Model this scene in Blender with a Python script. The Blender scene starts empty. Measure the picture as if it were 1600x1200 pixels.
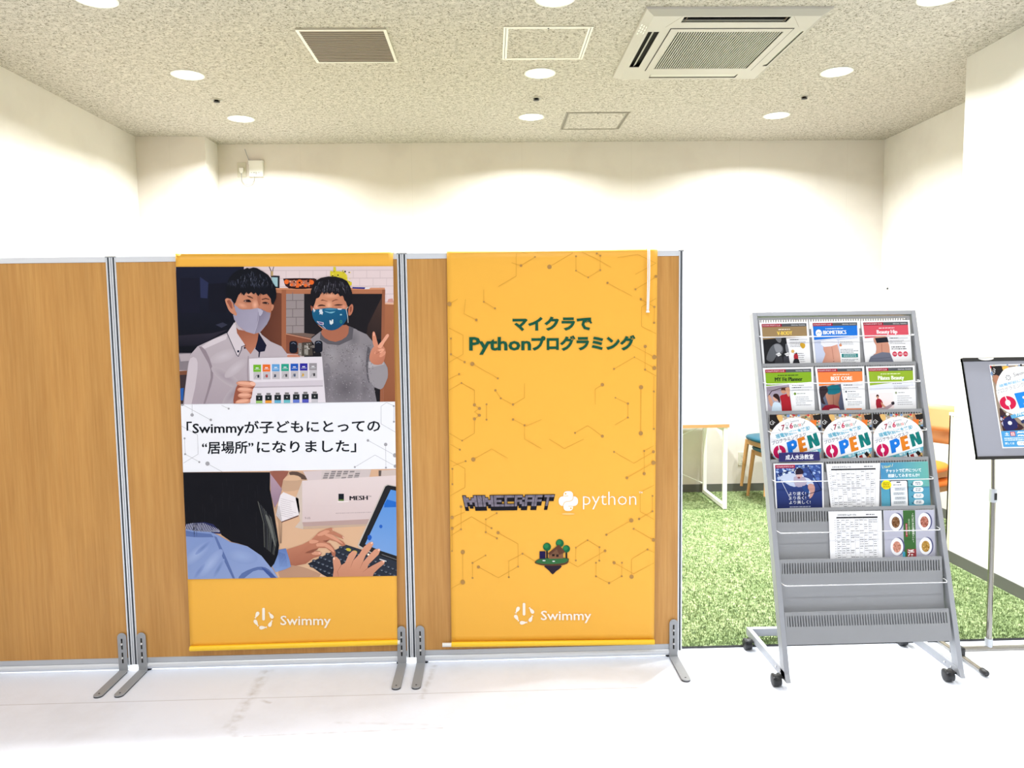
import bpy, bmesh, math, random
from mathutils import Vector, Matrix
random.seed(7)
C = bpy.context.scene.collection
scn = bpy.context.scene

# ------------------------------------------------------------------ camera
CAM = Vector((0.0, 0.0, 1.4989))
CR = Vector((0.999485, -0.028971, -0.013809)); CU = Vector((0.016108, 0.080683, 0.99661)); CF = Vector((0.027758, 0.996319, -0.081108))
FPX = 1168.756
cd = bpy.data.cameras.new('camera'); cam = bpy.data.objects.new('camera', cd); C.objects.link(cam)
cd.sensor_width = 36; cd.lens = FPX/1600*36; cd.clip_start = 0.05
m = Matrix.Identity(4)
for i in range(3):
    m[i][0] = CR[i]; m[i][1] = CU[i]; m[i][2] = -CF[i]; m[i][3] = CAM[i]
cam.matrix_world = m
scn.camera = cam

# ------------------------------------------------------------------ world, exposure, lights
scn.view_settings.view_transform = 'Standard'; scn.view_settings.look = 'None'
scn.view_settings.gamma = 1; scn.view_settings.use_curve_mapping = False
scn.view_settings.exposure = -0.56
wd = bpy.data.worlds.new('world'); scn.world = wd; wd.use_nodes = True
wd.node_tree.nodes['Background'].inputs[0].default_value = (0.97, 0.98, 1.0, 1)
wd.node_tree.nodes['Background'].inputs[1].default_value = 0.5
H = 3.003; YB = 6.388; XL = -2.772; XR = 3.363; XN = 2.80; YN = 4.42; YF = -2.6
LX = (-1.78, 0.325, 2.14)
ROWS = ((5.61, 84), (4.65, 60), (3.605, 54), (1.75, 25), (0.6, 14), (-0.6, 10))

def lamp_light(x, y, pw):
    l = bpy.data.lights.new('downlight_beam', 'AREA'); l.shape = 'DISK'; l.size = 0.11; l.energy = pw; l.color = (0.955, 0.985, 1.0)
    l.spread = math.radians(152)
    o = bpy.data.objects.new('downlight_beam', l); C.objects.link(o); o.location = (x, y, H-0.016)
    return o

# ------------------------------------------------------------------ helpers
def lin(c):
    r = []
    for v in c[:3]:
        v = v/255.0
        r.append(v/12.92 if v <= 0.04045 else ((v+0.055)/1.055)**2.4)
    return (r[0], r[1], r[2], 1.0)

def mat(name, col, rough=0.5, metal=0.0, spec=0.5, emit=None):
    mm = bpy.data.materials.new(name); mm.use_nodes = True
    b = mm.node_tree.nodes['Principled BSDF']
    b.inputs['Base Color'].default_value = lin(col); b.inputs['Roughness'].default_value = rough
    b.inputs['Metallic'].default_value = metal; b.inputs['Specular IOR Level'].default_value = spec
    if emit:
        b.inputs['Emission Color'].default_value = lin(emit[0]); b.inputs['Emission Strength'].default_value = emit[1]
    # a faint procedural unevenness in the finish
    nt = mm.node_tree; n = nt.nodes.new('ShaderNodeTexNoise'); n.inputs['Scale'].default_value = 60
    tc = nt.nodes.new('ShaderNodeTexCoord'); nt.links.new(tc.outputs['Object'], n.inputs['Vector'])
    bu = nt.nodes.new('ShaderNodeBump'); bu.inputs['Strength'].default_value = 0.03; bu.inputs['Distance'].default_value = 0.001
    nt.links.new(n.outputs['Fac'], bu.inputs['Height']); nt.links.new(bu.outputs['Normal'], b.inputs['Normal'])
    return mm

def nodes(mm):
    return mm.node_tree.nodes, mm.node_tree.links, mm.node_tree.nodes['Principled BSDF']

def ramp(nt, stops):
    r = nt.new('ShaderNodeValToRGB'); e = r.color_ramp.elements
    while len(e) < len(stops): e.new(0.5)
    for k, (p, c) in enumerate(stops):
        e[k].position = p; e[k].color = c if len(c) == 4 else (*c, 1)
    return r

def mathn(nt, L, op, a, b=None, clamp=False):
    n = nt.new('ShaderNodeMath'); n.operation = op; n.use_clamp = clamp
    for i, v in enumerate((a, b)):
        if v is None: continue
        if isinstance(v, (int, float)): n.inputs[i].default_value = v
        else: L.new(v, n.inputs[i])
    return n.outputs[0]

def mixc(nt, L, fac, a, b):
    n = nt.new('ShaderNodeMix'); n.data_type = 'RGBA'
    for s, v in ((n.inputs[0], fac), (n.inputs[6], a), (n.inputs[7], b)):
        if isinstance(v, (int, float, tuple)): s.default_value = v
        else: L.new(v, s)
    return n.outputs[2]

class MB:
    def __init__(s): s.V = []; s.F = []; s.S = []
    def add(s, vs, fs, smooth=False):
        b = len(s.V); s.V += [Vector(v) for v in vs]; s.F += [tuple(i+b for i in f) for f in fs]; s.S += [smooth]*len(fs)
    def box(s, a, b):
        x0, y0, z0 = a; x1, y1, z1 = b
        s.add([(x0,y0,z0),(x1,y0,z0),(x1,y1,z0),(x0,y1,z0),(x0,y0,z1),(x1,y0,z1),(x1,y1,z1),(x0,y1,z1)],
              [(0,3,2,1),(4,5,6,7),(0,1,5,4),(1,2,6,5),(2,3,7,6),(3,0,4,7)])
        return s
    def obox(s, o, ax, ay, az):          # box from a corner and three edge vectors
        o = Vector(o); ax = Vector(ax); ay = Vector(ay); az = Vector(az)
        if ax.cross(ay).dot(az) < 0: o = o+az; az = -az
        s.add([o, o+ax, o+ax+ay, o+ay, o+az, o+ax+az, o+ax+ay+az, o+ay+az],
              [(0,3,2,1),(4,5,6,7),(0,1,5,4),(1,2,6,5),(2,3,7,6),(3,0,4,7)])
        return s
    def tube(s, pts, r, n=10, caps=True, flat=1.0):
        pts = [Vector(p) for p in pts]; rs = r if isinstance(r, (list, tuple)) else [r]*len(pts)
        rings = []; prev = None
        for i, p in enumerate(pts):
            d = ((pts[min(i+1, len(pts)-1)]-p).normalized() + (p-pts[max(i-1, 0)]).normalized()).normalized() if 0 < i < len(pts)-1 else (pts[min(i+1, len(pts)-1)]-pts[max(i-1, 0)]).normalized()
            a = prev if prev is not None else (Vector((0,0,1)) if abs(d.z) < 0.9 else Vector((1,0,0)))
            u = (a - d*a.dot(d)).normalized(); v = d.cross(u); prev = u
            rings.append([p + (u*math.cos(2*math.pi*k/n) + v*math.sin(2*math.pi*k/n)*flat)*rs[i] for k in range(n)])
        vs = [v for ring in rings for v in ring]; fs = []
        for i in range(len(rings)-1):
            for k in range(n):
                fs.append((i*n+k, i*n+(k+1) % n, (i+1)*n+(k+1) % n, (i+1)*n+k))
        s.add(vs, fs, True)
        if caps:
            s.add(rings[0], [tuple(range(n-1, -1, -1))]); s.add(rings[-1], [tuple(range(n))])
        return s
    def lathe(s, c, prof, n=24, axis='z'):
        vs = []; fs = []
        for (r, h) in prof:
            for k in range(n):
                a = 2*math.pi*k/n; p = (r*math.cos(a), r*math.sin(a), h)
                if axis == 'x': p = (h, r*math.cos(a), r*math.sin(a))
                if axis == 'y': p = (r*math.sin(a), h, r*math.cos(a))
                vs.append(Vector(c)+Vector(p))
        for i in range(len(prof)-1):
            for k in range(n): fs.append((i*n+k, i*n+(k+1) % n, (i+1)*n+(k+1) % n, (i+1)*n+k))
        s.add(vs, fs, True)
        return s
    def prism(s, pts, ext):               # closed outline of 3-D points, extruded by a vector
        pts = [Vector(p) for p in pts]; e = Vector(ext); n = len(pts)
        nr = sum(((pts[i]-pts[0]).cross(pts[(i+1) % n]-pts[0]) for i in range(n)), Vector())
        if nr.dot(e) > 0: pts = pts[::-1]
        s.add(pts + [p+e for p in pts], [tuple(range(n)), tuple(range(2*n-1, n-1, -1))] + [(i, i+n, (i+1) % n+n, (i+1) % n) for i in range(n)])
        return s
    def build(s, name, m, parent=None, bevel=0):
        o0 = Vector(parent['_o']) if parent is not None else (Vector((0, 0, 0)))
        if parent is None and s.V:
            xs = [v.x for v in s.V]; ys = [v.y for v in s.V]; zs = [v.z for v in s.V]
            o0 = Vector(((min(xs)+max(xs))/2, (min(ys)+max(ys))/2, min(zs)))
        me = bpy.data.meshes.new(name); me.from_pydata([v-o0 for v in s.V], [], s.F); me.update()
        me.polygons.foreach_set('use_smooth', s.S)
        o = bpy.data.objects.new(name, me); C.objects.link(o); me.materials.append(m)
        if parent is not None: o.parent = parent
        else: o.location = o0
        o['_o'] = tuple(o0)
        if bevel:
            b = o.modifiers.new('bevel', 'BEVEL'); b.width = bevel; b.segments = 2; b.limit_method = 'ANGLE'
        return o

def thing(name, label, cat, loc, group=None):
    o = bpy.data.objects.new(name, None); C.objects.link(o); o.location = loc; o['_o'] = tuple(loc); o.empty_display_size = 0.05
    o['label'] = label; o['category'] = cat
    if group: o['group'] = group
    return o
def tag(o, label, cat, group=None, kind=None):
    o['label'] = label; o['category'] = cat
    if group: o['group'] = group
    if kind: o['kind'] = kind
    return o
def struct(o, label=None):
    o['kind'] = 'structure'
    if label: o['label'] = label
    return o
def copy_tree(o, parent=None):
    c = o.copy(); C.objects.link(c)
    if parent is not None: c.parent = parent
    for ch in list(o.children): copy_tree(ch, c)
    return c
def BX(a, b): return MB().box(a, b)

# ------------------------------------------------------------------ materials
M = {}
M['alu'] = mat('brushed_aluminium', (196, 200, 206), 0.38, 0.55)
M['alu_white'] = mat('pale_aluminium', (226, 229, 234), 0.35, 0.25)
M['groove'] = mat('dark_groove', (44, 50, 58), 0.6)
M['bracket'] = mat('grey_bracket_steel', (160, 162, 166), 0.45, 0.15)
M['steel'] = mat('bright_steel', (215, 215, 215), 0.2, 0.9)
M['chrome'] = mat('chrome_tube', (150, 146, 138), 0.16, 0.95)
M['rack'] = mat('silver_rack_paint', (158, 160, 166), 0.42, 0.2)
M['rack_plate'] = mat('silver_plate_paint', (146, 147, 150), 0.5, 0.1)
M['wire'] = mat('bright_wire', (225, 225, 228), 0.25, 0.6)
M['black'] = mat('black_plastic', (22, 22, 24), 0.45)
M['white_plastic'] = mat('white_plastic', (236, 236, 232), 0.4)
M['white_metal'] = mat('white_powder_coat', (236, 237, 232), 0.4)
M['beige_plastic'] = mat('beige_plastic', (203, 200, 184), 0.45)
M['outlet'] = mat('outlet_ivory', (196, 193, 178), 0.4)
M['dark'] = mat('dark_opening', (26, 23, 20), 0.8)
M['ac'] = mat('air_conditioner_ivory', (178, 173, 164), 0.4)
M['ac_slat'] = mat('air_conditioner_grille', (192, 190, 180), 0.45)
M['vent_slat'] = mat('vent_slat_bronze', (124, 110, 92), 0.5, 0.1)
M['hatch'] = mat('hatch_aluminium', (205, 203, 190), 0.35, 0.5)
M['board'] = mat('grey_display_board', (152, 154, 166), 0.7)
M['baseboard'] = mat('grey_vinyl_baseboard', (92, 93, 88), 0.5)
M['cord'] = mat('white_cord', (246, 246, 244), 0.7)
M['rod'] = mat('yellow_sleeve_satin_lit', (253, 205, 40), 0.4)  # sleeve faces up: the light it catches is put into a brighter yellow
M['paper'] = mat('white_paper', (240, 240, 243), 0.55)
M['navy'] = mat('navy_plate', (22, 20, 92), 0.35)
M['teal'] = mat('teal_seat_vinyl', (6, 80, 100), 0.5)
M['orange'] = mat('orange_seat_vinyl', (244, 128, 32), 0.5)
M['beech'] = mat('beech_wood', (190, 143, 92), 0.45)
M['cream'] = mat('cream_edge_trim', (232, 228, 205), 0.5)
M['lamp'] = mat('lamp_diffuser', (255, 255, 255), 0.5, emit=((255, 252, 244), 5.0))

def print_material(name='printed_ink', rough=0.6):
    mm = mat(name, (255, 255, 255), rough, 0, 0.12); nt, L, b = nodes(mm)
    a = nt.new('ShaderNodeAttribute'); a.attribute_name = 'Col'; L.new(a.outputs['Color'], b.inputs['Base Color'])
    return mm
M['print'] = print_material()

def wallpaper():
    mm = mat('white_wallpaper', (218, 213, 206), 0.85); nt, L, b = nodes(mm)
    tc = nt.new('ShaderNodeTexCoord')
    n = nt.new('ShaderNodeTexNoise'); n.inputs['Scale'].default_value = 260; n.inputs['Detail'].default_value = 3
    L.new(tc.outputs['Object'], n.inputs['Vector'])
    bu = nt.new('ShaderNodeBump'); bu.inputs['Strength'].default_value = 0.12; bu.inputs['Distance'].default_value = 0.002
    L.new(n.outputs['Fac'], bu.inputs['Height']); L.new(bu.outputs['Normal'], b.inputs['Normal'])
    # faint vertical seams of the paper and a few scuffs
    n2 = nt.new('ShaderNodeTexNoise'); n2.inputs['Scale'].default_value = 3.0; n2.inputs['Detail'].default_value = 6
    L.new(tc.outputs['Object'], n2.inputs['Vector'])
    r = ramp(nt, [(0.30, lin((212, 206, 199))), (0.55, lin((220, 215, 208)))])
    L.new(n2.outputs['Fac'], r.inputs['Fac'])
    sx = nt.new('ShaderNodeSeparateXYZ'); L.new(tc.outputs['Object'], sx.inputs[0])
    fr = mathn(nt, L, 'FRACT', mathn(nt, L, 'MULTIPLY', mathn(nt, L, 'ADD', sx.outputs[0], 10.13), 1/0.92))
    seam = mathn(nt, L, 'LESS_THAN', fr, 0.003)
    o = mixc(nt, L, mathn(nt, L, 'MULTIPLY', seam, 0.12), r.outputs['Color'], (0.3, 0.28, 0.2, 1))
    L.new(o, b.inputs['Base Color'])
    return mm
M['wall'] = wallpaper()

def ceiling_material():
    mm = mat('fissured_ceiling_board', (216, 207, 178), 0.9); nt, L, b = nodes(mm)
    tc = nt.new('ShaderNodeTexCoord')
    def worms(scale, dist, w, mscale, thr, off):
        mp = nt.new('ShaderNodeMapping'); mp.inputs['Location'].default_value = off
        L.new(tc.outputs['Object'], mp.inputs['Vector'])
        n = nt.new('ShaderNodeTexNoise'); n.inputs['Scale'].default_value = scale; n.inputs['Detail'].default_value = 1.5
        n.inputs['Distortion'].default_value = dist; L.new(mp.outputs[0], n.inputs['Vector'])
        d = mathn(nt, L, 'ABSOLUTE', mathn(nt, L, 'SUBTRACT', n.outputs['Fac'], 0.5))
        c = mathn(nt, L, 'LESS_THAN', d, w)
        k = nt.new('ShaderNodeTexNoise'); k.inputs['Scale'].default_value = mscale; k.inputs['Detail'].default_value = 0
        L.new(mp.outputs[0], k.inputs['Vector'])
        return mathn(nt, L, 'MULTIPLY', c, mathn(nt, L, 'GREATER_THAN', k.outputs['Fac'], thr))
    a = worms(34, 1.8, 0.024, 52, 0.52, (0, 0, 0)); c = worms(52, 1.4, 0.034, 80, 0.56, (3.1, 7.7, 0))
    al = mathn(nt, L, 'MAXIMUM', a, c)
    n2 = nt.new('ShaderNodeTexNoise'); n2.inputs['Scale'].default_value = 30; n2.inputs['Detail'].default_value = 5
    L.new(tc.outputs['Object'], n2.inputs['Vector'])
    r = ramp(nt, [(0.35, lin((178, 171, 163))), (0.65, lin((200, 193, 185)))]); L.new(n2.outputs['Fac'], r.inputs['Fac'])
    o = mixc(nt, L, mathn(nt, L, 'MULTIPLY', al, 0.85), r.outputs['Color'], lin((98, 90, 72)))
    L.new(o, b.inputs['Base Color'])
    bu = nt.new('ShaderNodeBump'); bu.inputs['Strength'].default_value = 0.5; bu.inputs['Distance'].default_value = 0.003; bu.invert = True
    L.new(al, bu.inputs['Height']); L.new(bu.outputs['Normal'], b.inputs['Normal'])
    return mm
M['ceiling'] = ceiling_material()

def wood_material():
    mm = mat('oak_laminate', (205, 152, 80), 0.42); nt, L, b = nodes(mm)
    tc = nt.new('ShaderNodeTexCoord')
    mp = nt.new('ShaderNodeMapping'); mp.inputs['Scale'].default_value = (1, 1, 0.035); L.new(tc.outputs['Object'], mp.inputs['Vector'])
    n = nt.new('ShaderNodeTexNoise'); n.inputs['Scale'].default_value = 110; n.inputs['Detail'].default_value = 5; n.inputs['Roughness'].default_value = 0.6
    L.new(mp.outputs[0], n.inputs['Vector'])
    r = ramp(nt, [(0.3, lin((188, 133, 65))), (0.5, lin((197, 143, 73))), (0.72, lin((205, 153, 83)))]); L.new(n.outputs['Fac'], r.inputs['Fac'])
    mp2 = nt.new('ShaderNodeMapping'); mp2.inputs['Scale'].default_value = (1, 1, 0.10); L.new(tc.outputs['Object'], mp2.inputs['Vector'])
    n2 = nt.new('ShaderNodeTexNoise'); n2.inputs['Scale'].default_value = 11; n2.inputs['Detail'].default_value = 3; n2.inputs['Distortion'].default_value = 0.4
    L.new(mp2.outputs[0], n2.inputs['Vector'])
    r2 = ramp(nt, [(0.35, (0.93, 0.92, 0.90)), (0.62, (1.04, 1.04, 1.05))]); L.new(n2.outputs['Fac'], r2.inputs['Fac'])
    mx = nt.new('ShaderNodeMix'); mx.data_type = 'RGBA'; mx.blend_type = 'MULTIPLY'; mx.inputs[0].default_value = 1
    L.new(r.outputs['Color'], mx.inputs[6]); L.new(r2.outputs['Color'], mx.inputs[7])
    L.new(mx.outputs[2], b.inputs['Base Color'])
    return mm
M['wood'] = wood_material()

def fabric_material():
    mm = mat('yellow_satin_banner', (244, 180, 60), 0.5); nt, L, b = nodes(mm)
    tc = nt.new('ShaderNodeTexCoord')
    n = nt.new('ShaderNodeTexNoise'); n.inputs['Scale'].default_value = 5; n.inputs['Detail'].default_value = 2
    L.new(tc.outputs['Object'], n.inputs['Vector'])
    bu = nt.new('ShaderNodeBump'); bu.inputs['Strength'].default_value = 0.35; bu.inputs['Distance'].default_value = 0.012
    L.new(n.outputs['Fac'], bu.inputs['Height']); L.new(bu.outputs['Normal'], b.inputs['Normal'])
    return mm
M['yellow'] = fabric_material()

def floor_material():
    mm = mat('white_vinyl_tiles', (226, 226, 230), 0.42); nt, L, b = nodes(mm)
    tc = nt.new('ShaderNodeTexCoord'); gp = nt.new('ShaderNodeNewGeometry'); sx = nt.new('ShaderNodeSeparateXYZ'); L.new(gp.outputs['Position'], sx.inputs[0])
    # fine weave of the vinyl
    w = nt.new('ShaderNodeTexWave'); w.inputs['Scale'].default_value = 38; w.inputs['Distortion'].default_value = 0.6; w.bands_direction = 'DIAGONAL'
    L.new(tc.outputs['Object'], w.inputs['Vector'])
    bu = nt.new('ShaderNodeBump'); bu.inputs['Strength'].default_value = 0.10; bu.inputs['Distance'].default_value = 0.001
    L.new(w.outputs['Fac'], bu.inputs['Height']); L.new(bu.outputs['Normal'], b.inputs['Normal'])
    n = nt.new('ShaderNodeTexNoise'); n.inputs['Scale'].default_value = 1.3; n.inputs['Detail'].default_value = 7; n.inputs['Roughness'].default_value = 0.7
    L.new(tc.outputs['Object'], n.inputs['Vector'])
    r = ramp(nt, [(0.30, lin((224, 228, 238))), (0.55, lin((236, 241, 253)))]); L.new(n.outputs['Fac'], r.inputs['Fac'])
    # seams of the vinyl sheets: one running along x, others along y
    def near(o, v, w): return mathn(nt, L, 'LESS_THAN', mathn(nt, L, 'ABSOLUTE', mathn(nt, L, 'SUBTRACT', o, v)), w)
    s = mathn(nt, L, 'MAXIMUM', near(sx.outputs[1], 2.945, 0.0022), near(sx.outputs[0], 1.60, 0.002))
    col = mixc(nt, L, mathn(nt, L, 'MULTIPLY', s, 0.45), r.outputs['Color'], lin((150, 148, 150)))
    # scuffs: long dirty rubs left of the middle foot and under the rack
    n3 = nt.new('ShaderNodeTexNoise'); n3.inputs['Scale'].default_value = 26; n3.inputs['Detail'].default_value = 6; L.new(tc.outputs['Object'], n3.inputs['Vector'])
    def rub(x0, y0, x1, y1, w, strength):
        dx, dy = x1-x0, y1-y0; l = math.hypot(dx, dy); dx /= l; dy /= l
        ax = mathn(nt, L, 'SUBTRACT', sx.outputs[0], x0); ay = mathn(nt, L, 'SUBTRACT', sx.outputs[1], y0)
        t = mathn(nt, L, 'ADD', mathn(nt, L, 'MULTIPLY', ax, dx), mathn(nt, L, 'MULTIPLY', ay, dy))
        q = mathn(nt, L, 'ABSOLUTE', mathn(nt, L, 'SUBTRACT', mathn(nt, L, 'MULTIPLY', ax, dy), mathn(nt, L, 'MULTIPLY', ay, dx)))
        inside = mathn(nt, L, 'MULTIPLY', mathn(nt, L, 'GREATER_THAN', t, 0), mathn(nt, L, 'LESS_THAN', t, l))
        f = mathn(nt, L, 'SUBTRACT', 1.0, mathn(nt, L, 'DIVIDE', q, w), True)
        k = mathn(nt, L, 'MULTIPLY', mathn(nt, L, 'SUBTRACT', n3.outputs['Fac'], 0.38), 3.2, True)
        return mathn(nt, L, 'MULTIPLY', mathn(nt, L, 'MULTIPLY', inside, mathn(nt, L, 'MULTIPLY', f, k)), strength)
    tot = None
    for a in ((-1.0, 3.2, -1.0, 2.72, 0.035, 0.5), (-0.27, 3.2, -0.30, 2.9, 0.02, 0.5), (1.70, 3.22, 1.66, 2.95, 0.012, 0.55),
              (-1.02, 2.74, -0.95, 2.66, 0.03, 0.4), (-0.95, 2.93, -0.90, 2.90, 0.012, 0.5), (-0.93, 2.66, -0.2, 2.68, 0.006, 0.35), (-0.62, 2.74, -0.2, 2.70, 0.01, 0.25)):
        v = rub(*a); tot = v if tot is None else mathn(nt, L, 'MAXIMUM', tot, v)
    col = mixc(nt, L, tot, col, lin((158, 150, 140)))
    L.new(col, b.inputs['Base Color'])
    return mm
M['floor'] = floor_material()

def grass_material():
    mm = mat('artificial_grass', (150, 178, 84), 0.8); nt, L, b = nodes(mm)
    tc = nt.new('ShaderNodeTexCoord')
    n = nt.new('ShaderNodeTexNoise'); n.inputs['Scale'].default_value = 55; n.inputs['Detail'].default_value = 4; n.inputs['Roughness'].default_value = 0.7
    L.new(tc.outputs['Object'], n.inputs['Vector'])
    r = ramp(nt, [(0.34, lin((62, 82, 42))), (0.5, lin((132, 150, 98))), (0.64, lin((186, 198, 152)))]); L.new(n.outputs['Fac'], r.inputs['Fac'])
    n2 = nt.new('ShaderNodeTexNoise'); n2.inputs['Scale'].default_value = 5; n2.inputs['Detail'].default_value = 3; L.new(tc.outputs['Object'], n2.inputs['Vector'])
    r2 = ramp(nt, [(0.35, (0.78, 0.84, 0.74)), (0.6, (1.0, 1.0, 1.0))]); L.new(n2.outputs['Fac'], r2.inputs['Fac'])
    mx = nt.new('ShaderNodeMix'); mx.data_type = 'RGBA'; mx.blend_type = 'MULTIPLY'; mx.inputs[0].default_value = 1
    L.new(r.outputs['Color'], mx.inputs[6]); L.new(r2.outputs['Color'], mx.inputs[7]); L.new(mx.outputs[2], b.inputs['Base Color'])
    return mm
M['grass'] = grass_material()

# ------------------------------------------------------------------ the setting
struct(BX((XL-0.15, YF, -0.12), (XR+0.15, YB+0.15, 0)).build('floor', M['floor']), 'white vinyl floor with fine seams and scuffs')
struct(BX((XL-0.15, YF, H), (XR+0.15, YB+0.15, H+0.1)).build('ceiling', M['ceiling']), 'cream fissured acoustic board ceiling')
struct(BX((XL-0.15, YB, 0), (XR+0.15, YB+0.15, H)).build('wall_back', M['wall']), 'white papered wall behind the partitions')
struct(BX((XL-0.15, YF, 0), (XL, YB, H)).build('wall_left', M['wall']), 'white papered wall on the left')
struct(BX((XL, 6.113, 0), (-2.231, YB, H)).build('wall_column', M['wall']), 'boxed-in column in the left back corner')
struct(BX((XR, YN, 0), (XR+0.15, YB, H)).build('wall_right', M['wall']), 'white papered wall on the far right')
struct(BX((XN, YF, 0), (XR+0.15, YN, H)).build('wall_pillar', M['wall']), 'projecting white wall at the right edge')
bb = M['baseboard']
struct(BX((-2.231, YB-0.006, 0), (XR, YB, 0.075)).build('baseboard_back', bb), 'dark grey vinyl baseboard along the back wall')
struct(BX((XR-0.006, YN, 0), (XR, YB-0.006, 0.075)).build('baseboard_right', bb), 'dark grey vinyl baseboard on the far right wall')
struct(BX((XL, YF, 0), (XL+0.006, 6.113, 0.075)).build('baseboard_left', bb), 'dark grey vinyl baseboard on the left wall')
# waist-high white facing panel on the projecting wall
struct(BX((XN-0.014, YF, 0.0), (XN, YN, 0.905)).build('wall_wainscot', mat('white_facing_panel', (240, 240, 236), 0.5)), 'waist-high smooth white facing on the projecting wall')
struct(BX((XN-0.020, YF, 0.905), (XN, YN+0.02, 0.922)).build('trim_1', M['white_plastic']), 'white cap strip on the waist-high facing')
tb = MB(); tb.box((XN-0.021, YN-0.012, 0.0), (XN, YN+0.012, 0.905)); tb.box((XN-0.021, YN, 0.0), (XN+0.05, YN+0.012, 0.905))
struct(tb.build('trim_2', M['cream']), 'cream corner strip at the end of the facing')
struct(BX((XN-0.019, YF, 0), (XN-0.014, YN-0.012, 0.075)).build('baseboard_pillar', bb), 'grey vinyl baseboard under the waist-high facing')

# ------------------------------------------------------------------ artificial grass
gm = BX((-2.2, 3.305, 0.0), (XN-0.022, YB-0.008, 0.008)); gm.box((XN-0.022, YN+0.014, 0.0), (XR-0.008, YB-0.008, 0.008))
gv = []; gf = []
for k in range(95000):
    x = random.uniform(0.75, XR-0.03); y = 3.305 + (YB-3.335)*random.random()**1.25
    if x > XN-0.04 and y < YN+0.03: x = random.uniform(0.75, XN-0.04)
    a = random.uniform(0, 6.283); w = random.uniform(0.0012, 0.0026); h = random.uniform(0.009, 0.018); l = random.uniform(0, 0.012)
    dx, dy = math.cos(a), math.sin(a); b = len(gv)
    gv += [(x-dx*w, y-dy*w, 0.007), (x+dx*w, y+dy*w, 0.007), (x-dy*l, max(y+dx*l, 3.300), 0.007+h)]; gf.append((b, b+1, b+2))
gm.add(gv, gf)
tag(gm.build('artificial_grass', M['grass']), 'bright green artificial grass carpet behind the partitions and the rack', 'artificial grass', kind='stuff')
struct(BX((-2.2, 3.296, 0.0), (XN-0.02, 3.3045, 0.007)).build('trim_3', M['black']), 'dark cut edge of the grass carpet')

# ------------------------------------------------------------------ ceiling fittings
def downlight(x, y, pw, label):
    t = thing('recessed_downlight', label, 'downlight', (x, y, H), 'round downlights in the ceiling')
    MB().lathe((x, y, H), [(0.096, -0.001), (0.096, -0.004), (0.090, -0.006), (0.083, -0.004), (0.083, -0.001)], 36).build('trim_ring', M['white_plastic'], t)
    d = MB(); d.lathe((x, y, H), [(0.083, -0.0035), (0.06, -0.0038), (0.03, -0.004), (0.001, -0.004)], 36); d.build('diffuser', M['lamp'], t)
    l = lamp_light(x, y, pw); l.parent = t; l.location = (0, 0, -0.016)
    return t
side = ['left', 'middle', 'right']
rown = {5.61: 'in the row nearest the back wall', 4.65: 'in the second row from the back wall', 3.605: 'above the partitions, cut by the top of the picture'}
for (y, pw) in ROWS:
    for i, x in enumerate(LX):
        if y in rown: downlight(x, y, pw, 'glowing round downlight, %s one %s' % (side[i], rown[y]))
        else:
            l = lamp_light(x, y, pw)

def sprinkler(x, y, lab):
    t = thing('sprinkler_head', lab, 'sprinkler', (x, y, H), 'sprinkler heads between the downlights')
    MB().lathe((x, y, H), [(0.038, 0.0), (0.038, -0.003), (0.020, -0.006), (0.020, 0.0)], 24).build('escutcheon', M['ac'], t)
    MB().lathe((x, y, H), [(0.012, -0.002), (0.012, -0.012), (0.020, -0.014), (0.020, -0.017), (0.001, -0.018)], 16).build('deflector', M['black'], t)
for x, w in ((-1.789, 'left'), (0.333, 'middle'), (2.152, 'right')):
    sprinkler(x, 5.15, 'small ceiling sprinkler head, the %s one, between two downlights' % w)

def frame_ring(mb, x0, y0, x1, y1, w, z0, z1):
    mb.box((x0, y0, z0), (x1, y0+w, z1)); mb.box((x0, y1-w, z0), (x1, y1, z1))
    mb.box((x0, y0+w, z0), (x0+w, y1-w, z1)); mb.box((x1-w, y0+w, z0), (x1, y1-w, z1))
# return-air vent
t = thing('ceiling_vent', 'square ceiling vent with dark bronze slats, left of the hatches', 'vent', (-0.735, 4.19, H))
mb = MB(); frame_ring(mb, -0.965, 3.95, -0.505, 4.435, 0.016, H-0.010, H); mb.build('frame', M['hatch'], t)
BX((-0.95, 3.965, H-0.002), (-0.52, 4.42, H-0.0005)).build('backing', M['dark'], t)
mb = MB()
for k in range(18):
    y = 3.970+k*0.0250
    mb.box((-0.949, y, H-0.0085), (-0.521, y+0.0165, H-0.0070))
mb.build('slats', M['vent_slat'], t)
M['hatch_grey'] = mat('hatch_grey_frame', (140, 135, 124), 0.45, 0.2)  # darker grey frame for the hatch near the back wall
def hatch(x0, y0, x1, y1, lab, fm='hatch'):
    t = thing('ceiling_hatch', lab, 'hatch', ((x0+x1)/2, (y0+y1)/2, H), 'ceiling access hatches')
    mb = MB(); frame_ring(mb, x0, y0, x1, y1, 0.011, H-0.004, H); mb.build('outer_frame', M[fm], t)
    mb = MB(); frame_ring(mb, x0+0.014, y0+0.014, x1-0.014, y1-0.014, 0.012, H-0.004, H); mb.build('inner_frame', M[fm], t)
    mb = MB(); frame_ring(mb, x0+0.011, y0+0.011, x1-0.011, y1-0.011, 0.003, H-0.0012, H); mb.build('joint', M['groove'], t)
    BX((x0+0.026, y0+0.026, H-0.002), (x1-0.026, y1-0.026, H-0.0002)).build('panel', M['ceiling'], t)
    MB().lathe(((x0+x1)/2, y0+0.02, H), [(0.005, -0.004), (0.004, -0.006), (0.0005, -0.0062)], 10).build('lock', M['groove'], t)
hatch(0.092, 3.935, 0.552, 4.412, 'square ceiling hatch with pale double frame beside the air conditioner')
hatch(0.571, 5.50, 1.032, 5.975, 'square ceiling hatch with greyish frame near the back wall', 'hatch_grey')

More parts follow.
